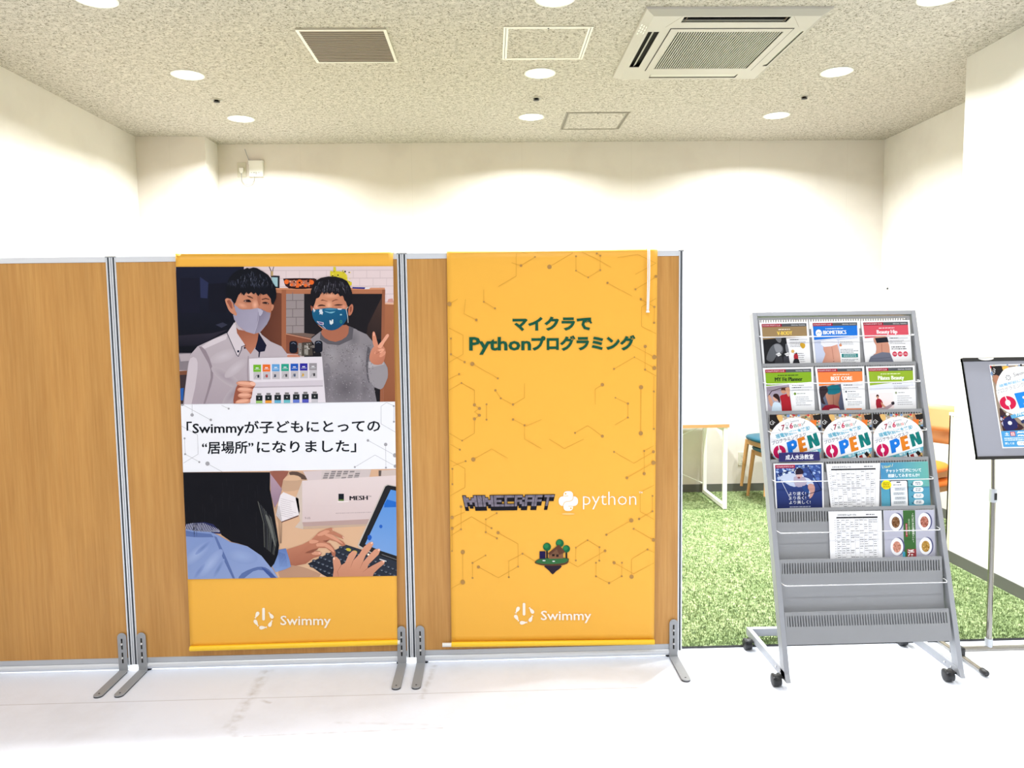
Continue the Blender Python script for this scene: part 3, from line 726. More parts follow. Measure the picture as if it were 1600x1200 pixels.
class Art:
    STEP = 0.00012
    def __init__(s, to3, clip=None): s.to3 = to3; s.V = []; s.F = []; s.K = []; s.fr = (0, 0, 1); s.clip = clip; s.lv = 1; s.ct = 0
    def frame(s, x0=0, y0=0, sc=1): s.fr = (x0, y0, sc); return s
    def P(s, p): return (s.fr[0]+p[0]/s.fr[2], s.fr[1]+p[1]/s.fr[2])
    def raw(s, pts, cols, lv):
        if s.clip: pts, cols = clip_poly(pts, cols, s.clip)
        if len(pts) < 3: return
        b = len(s.V); s.V += [s.to3(p[0], p[1], lv*s.STEP) for p in pts]; s.F.append(tuple(range(b, b+len(pts)))); s.K += cols
    def poly(s, pts, col, lv=None, sm=0, grad=None):
        lv = s.lv if lv is None else lv
        if sm: pts = spline(pts, sm)
        q = [s.P(p) for p in pts]
        if grad:       # grad = (pA, pB, colour at B)
            a, b, c2 = grad; a = s.P(a); b = s.P(b); dx, dy = b[0]-a[0], b[1]-a[1]; l2 = dx*dx+dy*dy
            c1 = lin(col); c2 = lin(c2); cols = []
            for p in q:
                t = max(0, min(1, ((p[0]-a[0])*dx+(p[1]-a[1])*dy)/l2)); cols.append(tuple(c1[k]+(c2[k]-c1[k])*t for k in range(4)))
        else: cols = [lin(col)]*len(q)
        s.ct += 1; s.raw(q, cols, lv+(s.ct % 16)*0.055); return s
    def rect(s, x0, y0, x1, y1, col, lv=None, grad=None): return s.poly([(x0, y0), (x1, y0), (x1, y1), (x0, y1)], col, lv, 0, grad)
    def ell(s, cx, cy, rx, ry, col, lv=None, n=20, rot=0):
        c, d = math.cos(math.radians(rot)), math.sin(math.radians(rot)); pts = []
        for k in range(n):
            a = 2*math.pi*k/n; x, y = rx*math.cos(a), ry*math.sin(a); pts.append((cx+x*c-y*d, cy+x*d+y*c))
        return s.poly(pts, col, lv)
    def soft(s, cx, cy, rx, ry, col, bg, lv=None, rot=0, n=22):
        # tone fading from its middle into the ground tone
        c, d = math.cos(math.radians(rot)), math.sin(math.radians(rot)); s.ct += 1; lv = (s.lv if lv is None else lv)+(s.ct % 16)*0.055
        pt = lambda k, f: s.P((cx+f*rx*math.cos(k)*c-f*ry*math.sin(k)*d, cy+f*rx*math.cos(k)*d+f*ry*math.sin(k)*c))
        A, B = lin(col), lin(bg); Mx = tuple((A[i]+B[i])/2 for i in range(4)); ce = s.P((cx, cy))
        for k in range(n):
            a0, a1 = 2*math.pi*k/n, 2*math.pi*(k+1)/n
            s.raw([ce, pt(a0, .5), pt(a1, .5)], [A, Mx, Mx], lv); s.raw([pt(a0, .5), pt(a0, 1), pt(a1, 1), pt(a1, .5)], [Mx, B, B, Mx], lv)
        return s
    def rrect(s, x0, y0, x1, y1, r, col, lv=None):
        pts = []
        for (cx, cy, a0) in ((x1-r, y0+r, -90), (x1-r, y1-r, 0), (x0+r, y1-r, 90), (x0+r, y0+r, 180)):
            for k in range(5):
                a = math.radians(a0+k*22.5); pts.append((cx+r*math.cos(a), cy+r*math.sin(a)))
        return s.poly(pts, col, lv)
    def line(s, pts, w, col, lv=None, w2=None):
        for i in range(len(pts)-1):
            (x0, y0), (x1, y1) = pts[i], pts[i+1]; l = math.hypot(x1-x0, y1-y0) or 1; nx, ny = -(y1-y0)/l, (x1-x0)/l
            a = w/2; b = (w2 if w2 is not None else w)/2; ex, ey = (x1-x0)/l*a*0.5, (y1-y0)/l*a*0.5
            s.poly([(x0+nx*a-ex, y0+ny*a-ey), (x1+nx*b+ex, y1+ny*b+ey), (x1-nx*b+ex, y1-ny*b+ey), (x0-nx*a-ex, y0-ny*a-ey)], col, lv)
        return s
    def text(s, t, x, y, w, col, lv=None, h=None, bold=0.0, rot=0, shear=0):
        # x, y = left end of the base line; w = width wanted, h = em height wanted (else natural)
        V, F = text_mesh(t, bold); lv = s.lv if lv is None else lv
        x0 = min(v[0] for v in V); x1 = max(v[0] for v in V); k = w/(x1-x0); kh = h if h else k
        c, d = math.cos(math.radians(rot)), math.sin(math.radians(rot)); cl = lin(col); b = len(s.V)
        pts = []
        for v in V:
            X, Y = (v[0]-x0)*k + v[1]*kh*shear, -v[1]*kh; pts.append(s.P((x+X*c-Y*d, y+X*d+Y*c)))
        if s.clip and not all(inside(p, s.clip) for p in pts):
            for f in F: s.raw([pts[i] for i in f], [cl]*len(f), lv)
            return s
        s.V += [s.to3(p[0], p[1], lv*s.STEP) for p in pts]
        for f in F: s.F.append(tuple(i+b for i in f)); s.K += [cl]*len(f)
        return s
    def specks(s, x0, y0, x1, y1, n, cols, r0, r1, lv=None, seed=1, rect=False):
        rg = random.Random(seed)
        for k in range(n):
            x, y = rg.uniform(x0, x1), rg.uniform(y0, y1); r = rg.uniform(r0, r1); c = rg.choice(cols)
            if rect: a = rg.uniform(0, 1.5); dx, dy = math.cos(a)*r, math.sin(a)*r; s.poly([(x-dx, y-dy), (x+dy, y-dx), (x+dx, y+dy), (x-dy, y+dx)], c, lv)
            else: s.ell(x, y, r, r*rg.uniform(.4, 1), c, lv, 7, rg.uniform(0, 90))
    def smalltext(s, x0, y0, x1, n, dy, col, th, lv=None, seed=0, ragged=0.3, slope=0):
        # rows of illegibly small lettering: broken dashes
        rg = random.Random(seed+int(x0)*7+int(y0))
        for r_ in range(n):
            x = x0; y = y0+r_*dy; xe = x1-(x1-x0)*(rg.random()*ragged)
            while x < xe:
                w = min(rg.uniform(th*0.8, th*3.2), xe-x+0.1); yy = y+slope*(x-x0)
                s.poly([(x, yy), (x+w, yy+slope*w), (x+w, yy+slope*w+th*rg.uniform(.7, 1)), (x, yy+th)], col, lv); x += w+th*rg.uniform(.25, .7)
    def build(s, name, parent, m=None):
        o0 = Vector(parent['_o'])
        me = bpy.data.meshes.new(name); me.from_pydata([v-o0 for v in s.V], [], s.F); me.update()
        ca = me.color_attributes.new('Col', 'FLOAT_COLOR', 'CORNER')
        # every face was written with its corners in order
        buf = []; i = 0
        for p, f in zip(me.polygons, s.F):
            buf += [v for c in s.K[i:i+len(f)] for v in c]; i += len(f)
        ca.data.foreach_set('color', buf)
        o = bpy.data.objects.new(name, me); C.objects.link(o); me.materials.append(m or M['print']); o.parent = parent; o['_o'] = tuple(o0)
        return o
def inside(p, q):
    area = sum(q[i][0]*q[(i+1) % len(q)][1]-q[(i+1) % len(q)][0]*q[i][1] for i in range(len(q))); sg = 1 if area > 0 else -1
    return all(sg*((q[(i+1) % len(q)][0]-q[i][0])*(p[1]-q[i][1])-(q[(i+1) % len(q)][1]-q[i][1])*(p[0]-q[i][0])) >= 0 for i in range(len(q)))

def banner_px(yp):
    def f(px_, py_, lv=0.0):
        r = CR*((px_-800)/FPX) - CU*((py_-600)/FPX) + CF
        t = (yp-CAM.y)/r.y; p = CAM+r*t; p.y -= lv; return p
    return f
def dot(a, x, y, r, col, lv=2): a.ell(x, y, r, r, col, lv, 12)

def swimmy_logo(a, dx, dy, col, lv=2):
    # power-button ring of five little fish with the word
    x0, y0 = 795+dx, 935+dy; a.frame(x0, y0, 11.43)
    a.rrect(248, 78, 296, 305, 22, col, lv)
    for cx, cy, ang, L_ in ((152, 208, -62, 135), (142, 350, -122, 135), (262, 432, 176, 140), (396, 360, 117, 130), (404, 214, 55, 135)):
        c, d = math.cos(math.radians(ang)), math.sin(math.radians(ang)); flip = 1
        prof = [(0.5, 0.0), (0.42, 0.13), (0.25, 0.18), (0.05, 0.16), (-0.2, 0.09), (-0.34, 0.035), (-0.5, 0.11), (-0.47, 0), (-0.5, -0.11), (-0.34, -0.035), (-0.2, -0.09), (0.05, -0.16), (0.25, -0.18), (0.42, -0.13)]
        a.poly([(cx+(u*flip*L_)*c-(v*1.35*L_)*d, cy+(u*flip*L_)*d+(v*1.35*L_)*c) for u, v in prof], col, lv)
    a.text('Swimmy', 573, 384, 900, col, lv, h=235, bold=0.012)
    a.frame()

# ---------------------------------------------------------------- banner with the photographs
B1 = [(274, 396.5), (614, 395.8), (621, 1004.5), (297.2, 1014)]
BY = PY-0.0095
f0 = banner_px(BY)
b1 = thing('hanging_banner', 'banner with photographs of two masked people and typing hands over a yellow foot', 'banner', (-0.87, BY, 0.10), 'banners hung over the partitions')
def banner_cloth(q, parent):
    # cloth hung from the top of the partition: front sheet with gentle waves, folded over the rail
    nu, nv = 40, 60; vs = []; fs = []
    for j in range(nv+1):
        for i in range(nu+1):
            u, v = i/nu, j/nv
            x = (q[0][0]*(1-u)+q[1][0]*u)*(1-v)+(q[3][0]*(1-u)+q[2][0]*u)*v; y = (q[0][1]*(1-u)+q[1][1]*u)*(1-v)+(q[3][1]*(1-u)+q[2][1]*u)*v
            p = f0(x, y); p.y += 0.0012*math.sin(u*9+v*3)*math.sin(v*7+1)+0.0006; vs.append(p)
    nfront = len(vs)
    for i in range(nu+1): p = vs[i].copy(); p.y = PY+0.0; p.z = 1.8045; vs.append(p)
    for i in range(nu+1): p = vs[i].copy(); p.y = PY+PT+0.004; p.z = 1.8045; vs.append(p)
    for i in range(nu+1): p = vs[i].copy(); p.y = PY+PT+0.004; p.z = 1.70; vs.append(p)
    for j in range(nv):
        for i in range(nu): a_ = j*(nu+1)+i; fs.append((a_, a_+nu+1, a_+nu+2, a_+1))
    rows = [0, nfront, nfront+nu+1, nfront+2*(nu+1)]
    for r_ in range(3):
        for i in range(nu): fs.append((rows[r_]+i, rows[r_]+i+1, rows[r_+1]+i+1, rows[r_+1]+i))
    mb = MB(); mb.add(vs, fs, True); o = mb.build('cloth', M['yellow'], parent)
    sl = o.modifiers.new('thickness', 'SOLIDIFY'); sl.thickness = 0.0010; sl.offset = 0
    return o
banner_cloth(B1, b1)
def rod(parent, a, b, ca, cb):
    yy = BY-0.006; g = banner_px(yy)
    MB().tube([g(*a), g(*b)], 0.0115, 16).build('rod_sleeve', M['rod'], parent)
    MB().tube([g(*ca), g(*cb)], 0.0088, 14).build('rod', M['white_plastic'], parent)
rod(b1, (297, 1013.5), (621.5, 1003.5), (303, 1013.3), (625, 1003.4))

F_ = 0.0022
PHOTO_A = [(274.6, 417), (614.3, 416), (617.2, 627.5), (282.5, 631.5)]
PANEL = [(282.5, 631.5), (617.2, 627.5), (618.6, 732.5), (286, 738)]
PHOTO_B = [(286, 738), (618.6, 732.5), (620.2, 899.5), (294, 904.8)]
fb = banner_px(BY-F_)
a = Art(fb, PHOTO_A)
a.frame()
# wall of pale bricks, dark screen, wooden shelves
a.poly(PHOTO_A, (226, 206, 206), 0)
for k in range(7):
    y = 423+k*12.4; a.line([(380, y), (616, y-1)], 0.9, (204, 182, 184), 1)
    for j in range(12): x = 384+j*21+(k % 2)*10; a.line([(x, y), (x, y+12)], 0.8, (208, 187, 188), 1)
a.frame(275, 410, 5.333)
a.poly([(0, 30), (566, 36), (566, 300), (470, 560), (120, 770), (0, 770)], (24, 27, 46), 2, grad=((100, 60), (100, 740), (10, 12, 20)))
a.poly([(40, 130), (190, 130), (200, 420), (40, 420)], (20, 21, 38), 3); a.poly([(200, 120), (270, 170), (262, 300), (205, 295)], (40, 46, 78), 3)
a.poly([(270, 180), (420, 170), (430, 420), (270, 420)], (17, 18, 32), 3)
a.poly([(20, 610), (300, 590), (430, 560), (200, 690), (20, 700)], (42, 38, 50), 3, grad=((100, 600), (100, 700), (22, 22, 34)))
a.poly([(330, 520), (390, 500), (430, 520), (380, 545)], (48, 50, 68), 4)
a.poly([(20, 755), (140, 755), (120, 830), (110, 900), (20, 900)], (132, 122, 128), 3); a.poly([(25, 765), (120, 760), (110, 820), (40, 825)], (176, 164, 168), 4)
a.poly([(25, 905), (110, 900), (100, 935), (25, 938)], (120, 74, 54), 4); a.poly([(25, 938), (100, 935), (70, 1180), (30, 1180)], (58, 46, 50), 4)
a.poly([(35, 1050), (66, 1045), (60, 1150), (35, 1150)], (40, 88, 160), 5)
a.frame(440, 410, 5.333)
WD, WM, WL = (92, 48, 34), (140, 82, 56), (176, 112, 80)
a.poly([(-200, 225), (-40, 215), (0, 240), (0, 760), (-200, 760)], (84, 45, 34), 2, grad=((-200, 400), (0, 400), (108, 62, 46)))
a.poly([(-160, 215), (860, 212), (862, 262), (38, 262), (-160, 240)], WL, 3); a.poly([(-160, 213), (860, 211), (860, 226), (-160, 226)], (206, 142, 108), 4)
a.poly([(38, 262), (188, 262), (188, 600), (38, 600)], (150, 138, 138), 3)
for k in range(5): a.line([(38, 318+k*70), (188, 316+k*70)], 5, (112, 100, 102), 4); a.line([(92+(k % 2)*30, 250+k*70), (92+(k % 2)*30, 316+k*70)], 5, (112, 100, 102), 4)
a.poly([(188, 262), (840, 262), (835, 1170), (188, 1170)], (28, 25, 30), 3)
a.poly([(830, 300), (838, 262), (838, 640), (700, 640), (720, 520)], (70, 50, 44), 4, grad=((840, 300), (720, 600), (44, 34, 34)))
a.poly([(0, 225), (38, 225), (38, 770), (0, 770)], (158, 96, 68), 4); a.poly([(838, 226), (864, 226), (850, 1170), (820, 1170)], (150, 92, 66), 5)
a.poly([(862, 345), (960, 352), (960, 1180), (850, 1180)], (166, 104, 72), 4, grad=((870, 400), (900, 1150), (140, 84, 58))); a.poly([(862, 335), (940, 338), (940, 352), (862, 348)], (226, 178, 150), 5)
a.poly([(890, 305), (925, 300), (935, 334), (880, 332)], (206, 150, 140), 5)
a.poly([(38, 590), (250, 625), (250, 770), (38, 760)], (132, 76, 56), 4); a.poly([(38, 590), (190, 588), (280, 600), (240, 630)], (112, 92, 84), 5)
a.line([(38, 596), (245, 640)], 6, (198, 146, 122), 6)
# things on the shelf: little tracked robot, picture frame, yellow blocks, blue pen
a.poly([(18, 150), (40, 134), (270, 134), (284, 160), (250, 215), (60, 215)], (58, 28, 28), 5, 3); a.poly([(60, 150), (250, 150), (232, 200), (76, 200)], (178, 112, 92), 6)
for x, y, r in ((42, 162, 20), (150, 168, 26), (130, 200, 16), (250, 166, 20), (84, 186, 12), (200, 192, 14)): a.ell(x, y, r, r, (232, 106, 44), 7, 14)
for x, y, r in ((66, 190, 10), (176, 196, 10), (222, 158, 9), (108, 160, 9), (150, 168, 9)): a.ell(x, y, r, r, (34, 24, 26), 8, 10)
a.line([(24, 140), (275, 136)], 6, (40, 20, 22), 8); a.line([(60, 214), (250, 214)], 7, (30, 18, 20), 8)
a.specks(60, 145, 250, 205, 26, [(60, 44, 40), (240, 180, 140), (196, 84, 40), (36, 28, 30)], 3, 8, 9, 4, True)
a.poly([(405, 70), (430, 75), (432, 35), (452, 38), (455, 72), (520, 78), (548, 110), (548, 150), (585, 165), (585, 190), (520, 210), (405, 110)], (214, 196, 52), 5)
a.specks(410, 70, 580, 190, 22, [(40, 36, 20), (236, 220, 90), (180, 160, 40)], 4, 9, 6, 5, True)
a.poly([(590, 206), (696, 208), (696, 222), (590, 218)], (36, 44, 130), 6); a.poly([(700, 206), (740, 210), (730, 222), (690, 224)], (222, 214, 218), 6)
a.frame(350, 415, 10.43)
a.poly([(760, 158), (908, 168), (905, 368), (840, 365), (770, 200)], (36, 34, 40), 5); a.poly([(775, 190), (876, 194), (874, 345), (800, 340)], (156, 190, 196), 6)
a.line([(738, 20), (768, 90), (768, 150)], 12, (52, 40, 36), 6); a.line([(812, 20), (796, 70), (790, 150)], 10, (70, 56, 44), 6); a.line([(784, 100), (784, 158)], 34, (190, 160, 110), 6)
# man: shirt, neck, ear, face, mask, hair
SK, SKD, SKL = (196, 132, 104), (150, 88, 66), (226, 164, 134)
a.frame(275, 410, 5.333)
SH, SHD, SHL = (184, 172, 178), (142, 128, 136), (208, 197, 202)
a.poly([(430, 585), (500, 505), (700, 590), (790, 660), (880, 700), (925, 760), (935, 800), (640, 800), (640, 1190), (60, 1190), (75, 1060), (100, 860), (120, 770), (180, 700), (330, 630)], SH, 10, grad=((300, 640), (200, 1190), (166, 152, 160)))
a.poly([(190, 700), (250, 735), (300, 860), (310, 960), (270, 1100), (240, 1190), (225, 1190), (290, 960), (270, 840)], SHD, 11, 2)
a.poly([(310, 640), (430, 600), (420, 640), (240, 720), (215, 700)], SHL, 11)
a.soft(420, 960, 150, 46, (160, 147, 155), (180, 168, 174), 11, 35); a.soft(500, 880, 120, 40, (196, 186, 192), (182, 170, 176), 11, -40); a.soft(400, 780, 120, 50, (196, 186, 192), (183, 171, 177), 11, -20); a.soft(470, 1100, 120, 40, (158, 146, 154), (176, 164, 171), 11, -50)
a.poly([(120, 800), (170, 800), (180, 900), (130, 1180), (70, 1180), (100, 900)], (200, 188, 194), 11, 2)
a.line([(604, 780), (596, 900), (600, 1000)], 5, SHD, 12)
a.poly([(485, 520), (520, 560), (690, 590), (680, 680), (622, 765), (570, 700), (500, 600)], SKD, 12, 0, grad=((560, 560), (640, 760), (186, 118, 92)))
a.poly([(690, 585), (755, 690), (740, 740), (690, 748), (660, 720), (680, 650)], (22, 22, 44), 13)
a.poly([(690, 580), (705, 585), (760, 670), (800, 700), (770, 790), (700, 780), (712, 745), (752, 715), (748, 694)], SH, 12)
a.poly([(430, 585), (486, 500), (500, 520), (510, 590), (578, 690), (548, 700), (520, 782), (505, 770)], SHL, 14)
a.line([(426, 588), (508, 772), (520, 783), (545, 730), (548, 702), (580, 690)], 5, (26, 26, 50), 15)
a.rect(512, 732, 528, 750, (26, 26, 50), 16); a.rect(568, 705, 580, 720, (26, 26, 50), 16); a.poly([(690, 745), (704, 742), (696, 790), (688, 790)], (26, 26, 50), 16)
a.frame(350, 415, 10.43)
a.poly([(20, 560), (50, 532), (100, 535), (140, 580), (170, 700), (190, 770), (150, 790), (90, 740), (50, 660)], SK, 12, 3); a.poly([(50, 580), (90, 560), (125, 610), (140, 700), (110, 690), (80, 640)], (150, 84, 66), 13, 3)
a.poly([(770, 640), (800, 632), (815, 660), (800, 710), (775, 740)], SK, 12, 2)
a.poly([(200, 470), (300, 400), (520, 400), (700, 430), (770, 520), (775, 640), (768, 780), (740, 880), (620, 1060), (500, 1110), (330, 1060), (210, 940), (160, 800), (180, 600)], SK, 14, 3, grad=((300, 600), (760, 640), (182, 116, 88)))
a.soft(508, 640, 60, 90, (232, 172, 144), (192, 127, 99), 15)
a.poly([(540, 480), (600, 500), (590, 650), (560, 620)], (168, 104, 80), 15, 2)
a.soft(300, 650, 90, 44, (222, 160, 132), (194, 130, 102), 15, 20); a.soft(400, 470, 90, 30, (216, 152, 124), (194, 130, 102), 15)
# eyes and brows
a.poly([(315, 580), (370, 553), (420, 556), (445, 585), (440, 598), (380, 596)], (54, 30, 30), 16, 2); a.ell(408, 574, 16, 14, (16, 10, 14), 17, 10); a.ell(352, 578, 12, 7, (196, 160, 150), 17, 8)
a.poly([(370, 485), (430, 500), (482, 530), (470, 538), (400, 515)], (86, 50, 40), 16); a.poly([(612, 548), (680, 528), (745, 545), (740, 556), (680, 545), (620, 560)], (72, 40, 34), 16)
a.poly([(622, 604), (670, 590), (715, 600), (738, 628), (700, 626), (640, 618)], (50, 28, 28), 16, 2); a.ell(678, 606, 15, 12, (16, 10, 14), 17, 10); a.ell(712, 616, 9, 6, (190, 150, 140), 17, 8)
a.line([(340, 606), (430, 616)], 5, (160, 98, 78), 16); a.line([(640, 634), (730, 642)], 5, (150, 90, 70), 16)
# mask
MG, MD, ML = (150, 144, 164), (120, 112, 134), (178, 172, 190)
a.poly([(88, 535), (140, 575), (170, 630), (250, 700), (300, 716), (440, 712), (550, 692), (620, 710), (700, 756), (762, 770), (745, 870), (700, 960), (590, 1085), (492, 1114), (360, 1075), (240, 985), (170, 880), (148, 795), (200, 820), (215, 790), (185, 730), (160, 620), (120, 570)], MG, 18, 0, grad=((180, 700), (560, 900), (164, 158, 178)))
a.poly([(565, 700), (620, 710), (700, 756), (762, 770), (745, 870), (700, 960), (590, 1085), (500, 1112), (540, 960)], MD, 19, 0, grad=((560, 760), (740, 900), (150, 144, 162)))
a.line([(556, 695), (572, 760), (562, 880), (535, 1000), (494, 1110)], 8, ML, 20)
a.poly([(560, 700), (640, 740), (600, 820), (575, 800)], ML, 20, 2)
# hair
HB = (15, 17, 26)
a.poly([(40, 480), (28, 400), (50, 300), (90, 200), (150, 130), (240, 70), (330, 60), (380, 36), (420, 50), (480, 30), (540, 40), (600, 75), (660, 110), (720, 150), (760, 200), (800, 280), (840, 340), (855, 440), (850, 530), (830, 580), (800, 640), (772, 600), (765, 540), (700, 460), (640, 480), (600, 450), (560, 500), (520, 440), (480, 470), (450, 430), (400, 470), (370, 430), (330, 490), (280, 440), (240, 480), (205, 560), (190, 610), (150, 600), (120, 545), (60, 530)], HB, 21)
rg = random.Random(3)
for k in range(130):
    x = rg.gauss(520, 150); y = rg.uniform(90, 330); l = rg.uniform(25, 70); c = rg.choice([(46, 52, 70), (78, 84, 104), (34, 38, 54), (104, 108, 126)])
    if 90 < x < 790 and y > 90+abs(x-450)*0.35: a.line([(x, y), (x+rg.uniform(-14, 26), y+l)], 5, c, 22, 1)
for k in range(60):
    x = rg.uniform(60, 330); y = 270+rg.uniform(-30, 40); a.line([(x, y), (x+rg.uniform(-6, 6), y+rg.uniform(20, 60))], 4, rg.choice([(58, 62, 80), (40, 44, 60)]), 22, 1)
for k in range(24):
    x = 210+k*23; a.poly([(x, 400), (x+24, 400), (x+rg.uniform(0, 16), rg.uniform(440, 500))], HB, 22)
# hand holding the leaflet
a.frame(275, 410, 5.333)
a.poly([(610, 802), (700, 796), (938, 790), (1218, 785), (1250, 1190), (622, 1190)], (222, 214, 220), 23)
a.poly([(620, 1035), (1225, 1022), (1226, 1034), (620, 1046)], (178, 168, 176), 24); a.poly([(617, 1000), (1226, 980), (1227, 1024), (618, 1036)], (206, 196, 204), 24)
hues = [(112, 176, 44), (228, 106, 40), (96, 156, 208), (44, 156, 132), (32, 84, 178), (46, 40, 148), (148, 142, 146)]
for k, c in enumerate(hues):
    x = 646+k*77.5; y = 852-k*2.2; a.rect(x, y, x+64, y+60, c, 24); a.rect(x+2, y+62, x+66, y+124, (190, 184, 188), 24)
    a.rect(x+20, y+24, x+44, y+31, (236, 236, 240), 25); a.line([(x+12, y+40), (x+54, y+39)], 3, (220, 226, 226), 25)
    a.rect(x+34-k % 3*8, y+84, x+50-k % 3*8, y+108, [(40, 44, 52), (176, 40, 36), (48, 60, 84), (70, 70, 76), (60, 76, 110), (220, 170, 60), (52, 52, 56)][k], 25)
    a.line([(x+14, y+110), (x+26, y+86), (x+36, y+96)], 3, (120, 116, 120), 25)
    xx = 668+k*77; yy = 1108-k*2.4; a.rect(xx, yy, xx+54, yy+44, (30, 34, 38), 24); a.rect(xx, yy+44, xx+54, yy+92, [(146, 188, 104), (230, 152, 58), (96, 166, 196), (104, 180, 190), (96, 116, 196), (80, 84, 176), (190, 186, 192)][k], 24); a.rect(xx+10, yy-18, xx+44, yy-2, (120, 116, 116), 24)
    a.rect(xx+22, yy+18, xx+32, yy+28, (176, 180, 180), 25)
a.poly([(483, 1190), (490, 1090), (520, 1010), (580, 990), (640, 990), (665, 1020), (640, 1060), (630, 1130), (560, 1190)], (150, 84, 66), 26, 2)
for (x, y, rx, ry, r_) in ((585, 1012, 82, 25, 5), (578, 1062, 66, 24, 3), (575, 1108, 58, 24, 0), (560, 1160, 64, 26, -8)): a.ell(x, y, rx, ry, (206, 142, 116), 27, 18, r_); a.ell(x-4, y-5, rx*.8, ry*.5, (228, 168, 142), 28, 16, r_)
a.ell(642, 1010, 24, 17, (236, 182, 160), 29, 14, 15)
# boy: jumper, neck, head, mask, raised hand, model car
a.frame(440, 410, 5.333)
JG, JD, JL = (140, 134, 138), (92, 88, 94), (164, 158, 162)
a.poly([(240, 640), (325, 575), (440, 640), (560, 530), (620, 560), (710, 600), (760, 660), (790, 780), (850, 820), (885, 880), (885, 960), (850, 1040), (810, 1055), (770, 1040), (795, 1170), (345, 1180), (330, 760)], JG, 10, 0, grad=((400, 640), (700, 1170), (126, 120, 126)))
a.poly([(560, 530), (600, 545), (590, 640), (480, 690), (380, 680), (320, 640), (325, 578), (350, 620), (450, 662), (540, 620)], JD, 12, 0)
a.poly([(718, 700), (740, 740), (722, 830), (722, 930), (735, 1010), (712, 960), (704, 820)], JD, 11, 2)
a.soft(530, 1050, 135, 125, (98, 93, 98), (127, 121, 127), 11); a.soft(600, 640, 60, 90, (112, 106, 112), (137, 131, 135), 11); a.soft(420, 780, 70, 110, (156, 150, 154), (137, 131, 135), 11); a.soft(640, 800, 66, 110, (154, 148, 152), (134, 128, 133), 11)
a.soft(380, 1000, 40, 160, (112, 106, 112), (129, 123, 129), 11); a.soft(690, 1060, 40, 100, (110, 104, 110), (128, 122, 128), 11)
a.poly([(725, 840), (790, 850), (850, 822), (885, 900), (880, 970), (840, 1050), (800, 1050), (740, 1000), (722, 900)], (150, 144, 148), 13, 2)
a.poly([(722, 830), (850, 818), (856, 850), (730, 880)], (170, 164, 168), 14)
a.specks(350, 680, 780, 1150, 420, [(120, 114, 118), (156, 150, 154), (106, 100, 104)], 3, 6, 15, 9)
a.poly([(330, 575), (380, 540), (540, 520), (560, 560), (540, 620), (450, 662), (360, 630)], (166, 102, 78), 13, 2)
a.frame(470, 430, 12)
a.poly([(900, 600), (960, 540), (985, 590), (975, 680), (935, 750), (895, 745)], (186, 116, 90), 14, 2); a.poly([(925, 600), (955, 590), (955, 660), (925, 700)], (140, 76, 60), 15, 2); a.poly([(185, 570), (235, 600), (230, 690), (200, 660)], (150, 86, 66), 14, 2)
a.poly([(250, 560), (300, 380), (450, 320), (640, 330), (800, 400), (870, 520), (870, 650), (840, 800), (700, 1000), (400, 1000), (240, 760)], (206, 140, 108), 15, 3, grad=((400, 600), (860, 600), (190, 122, 94)))
a.soft(300, 590, 60, 46, (230, 162, 136), (206, 140, 108), 16); a.soft(800, 590, 60, 46, (222, 152, 126), (194, 126, 97), 16); a.soft(530, 560, 70, 90, (234, 174, 144), (203, 137, 105), 16); a.soft(560, 380, 150, 60, (222, 158, 128), (203, 137, 105), 16)
a.poly([(312, 585), (345, 558), (400, 550), (455, 566), (462, 580), (400, 576), (340, 582)], (52, 28, 28), 17, 2); a.poly([(620, 566), (680, 546), (740, 546), (795, 555), (740, 568), (680, 570)], (52, 28, 28), 17, 2)
a.line([(330, 598), (440, 606)], 6, (170, 104, 82), 17); a.line([(650, 596), (790, 590)], 6, (164, 100, 78), 17)
a.poly([(370, 480), (400, 452), (480, 478), (520, 500), (440, 478)], (130, 78, 60), 17); a.poly([(590, 480), (660, 448), (715, 462), (650, 472), (590, 500)], (130, 78, 60), 17)
a.poly([(222, 650), (300, 640), (440, 620), (560, 612), (720, 630), (850, 640), (880, 700), (870, 800), (820, 900), (700, 1000), (580, 1035), (440, 1000), (300, 900), (232, 800), (215, 700)], (24, 92, 128), 18, 2, grad=((400, 640), (560, 1030), (20, 74, 112)))
a.poly([(440, 670), (540, 690), (650, 680), (580, 715), (500, 700)], (120, 176, 196), 19, 2); a.poly([(440, 640), (560, 618), (700, 636), (560, 655)], (66, 130, 160), 19, 2)
a.poly([(355, 640), (405, 640), (405, 680), (420, 690), (405, 745), (380, 725), (350, 735), (360, 700), (345, 690)], (206, 214, 220), 20); a.poly([(230, 630), (270, 660), (250, 700)], (220, 224, 228), 20)
a.poly([(690, 625), (780, 632), (760, 648), (700, 645)], (224, 224, 228), 20); a.ell(755, 740, 22, 14, (150, 196, 206), 20, 10)
a.poly([(540, 850), (556, 840), (570, 870), (590, 830), (610, 830), (612, 900), (572, 930), (545, 910)], (214, 220, 220), 20); a.ell(756, 872, 22, 32, (66, 150, 96), 20, 12); a.ell(756, 872, 13, 22, (24, 84, 120), 21, 12)
a.poly([(300, 860), (430, 885), (430, 935), (360, 925), (310, 880)], (196, 190, 206), 20); a.poly([(325, 875), (415, 895), (415, 920), (360, 912)], (90, 70, 120), 21); a.line([(410, 950), (465, 1000)], 9, (190, 200, 210), 20)
a.line([(232, 620), (275, 670)], 12, (216, 206, 200), 20); a.line([(915, 570), (850, 640), (880, 760), (890, 890)], 9, (206, 206, 204), 20)
HB2 = (24, 22, 28)
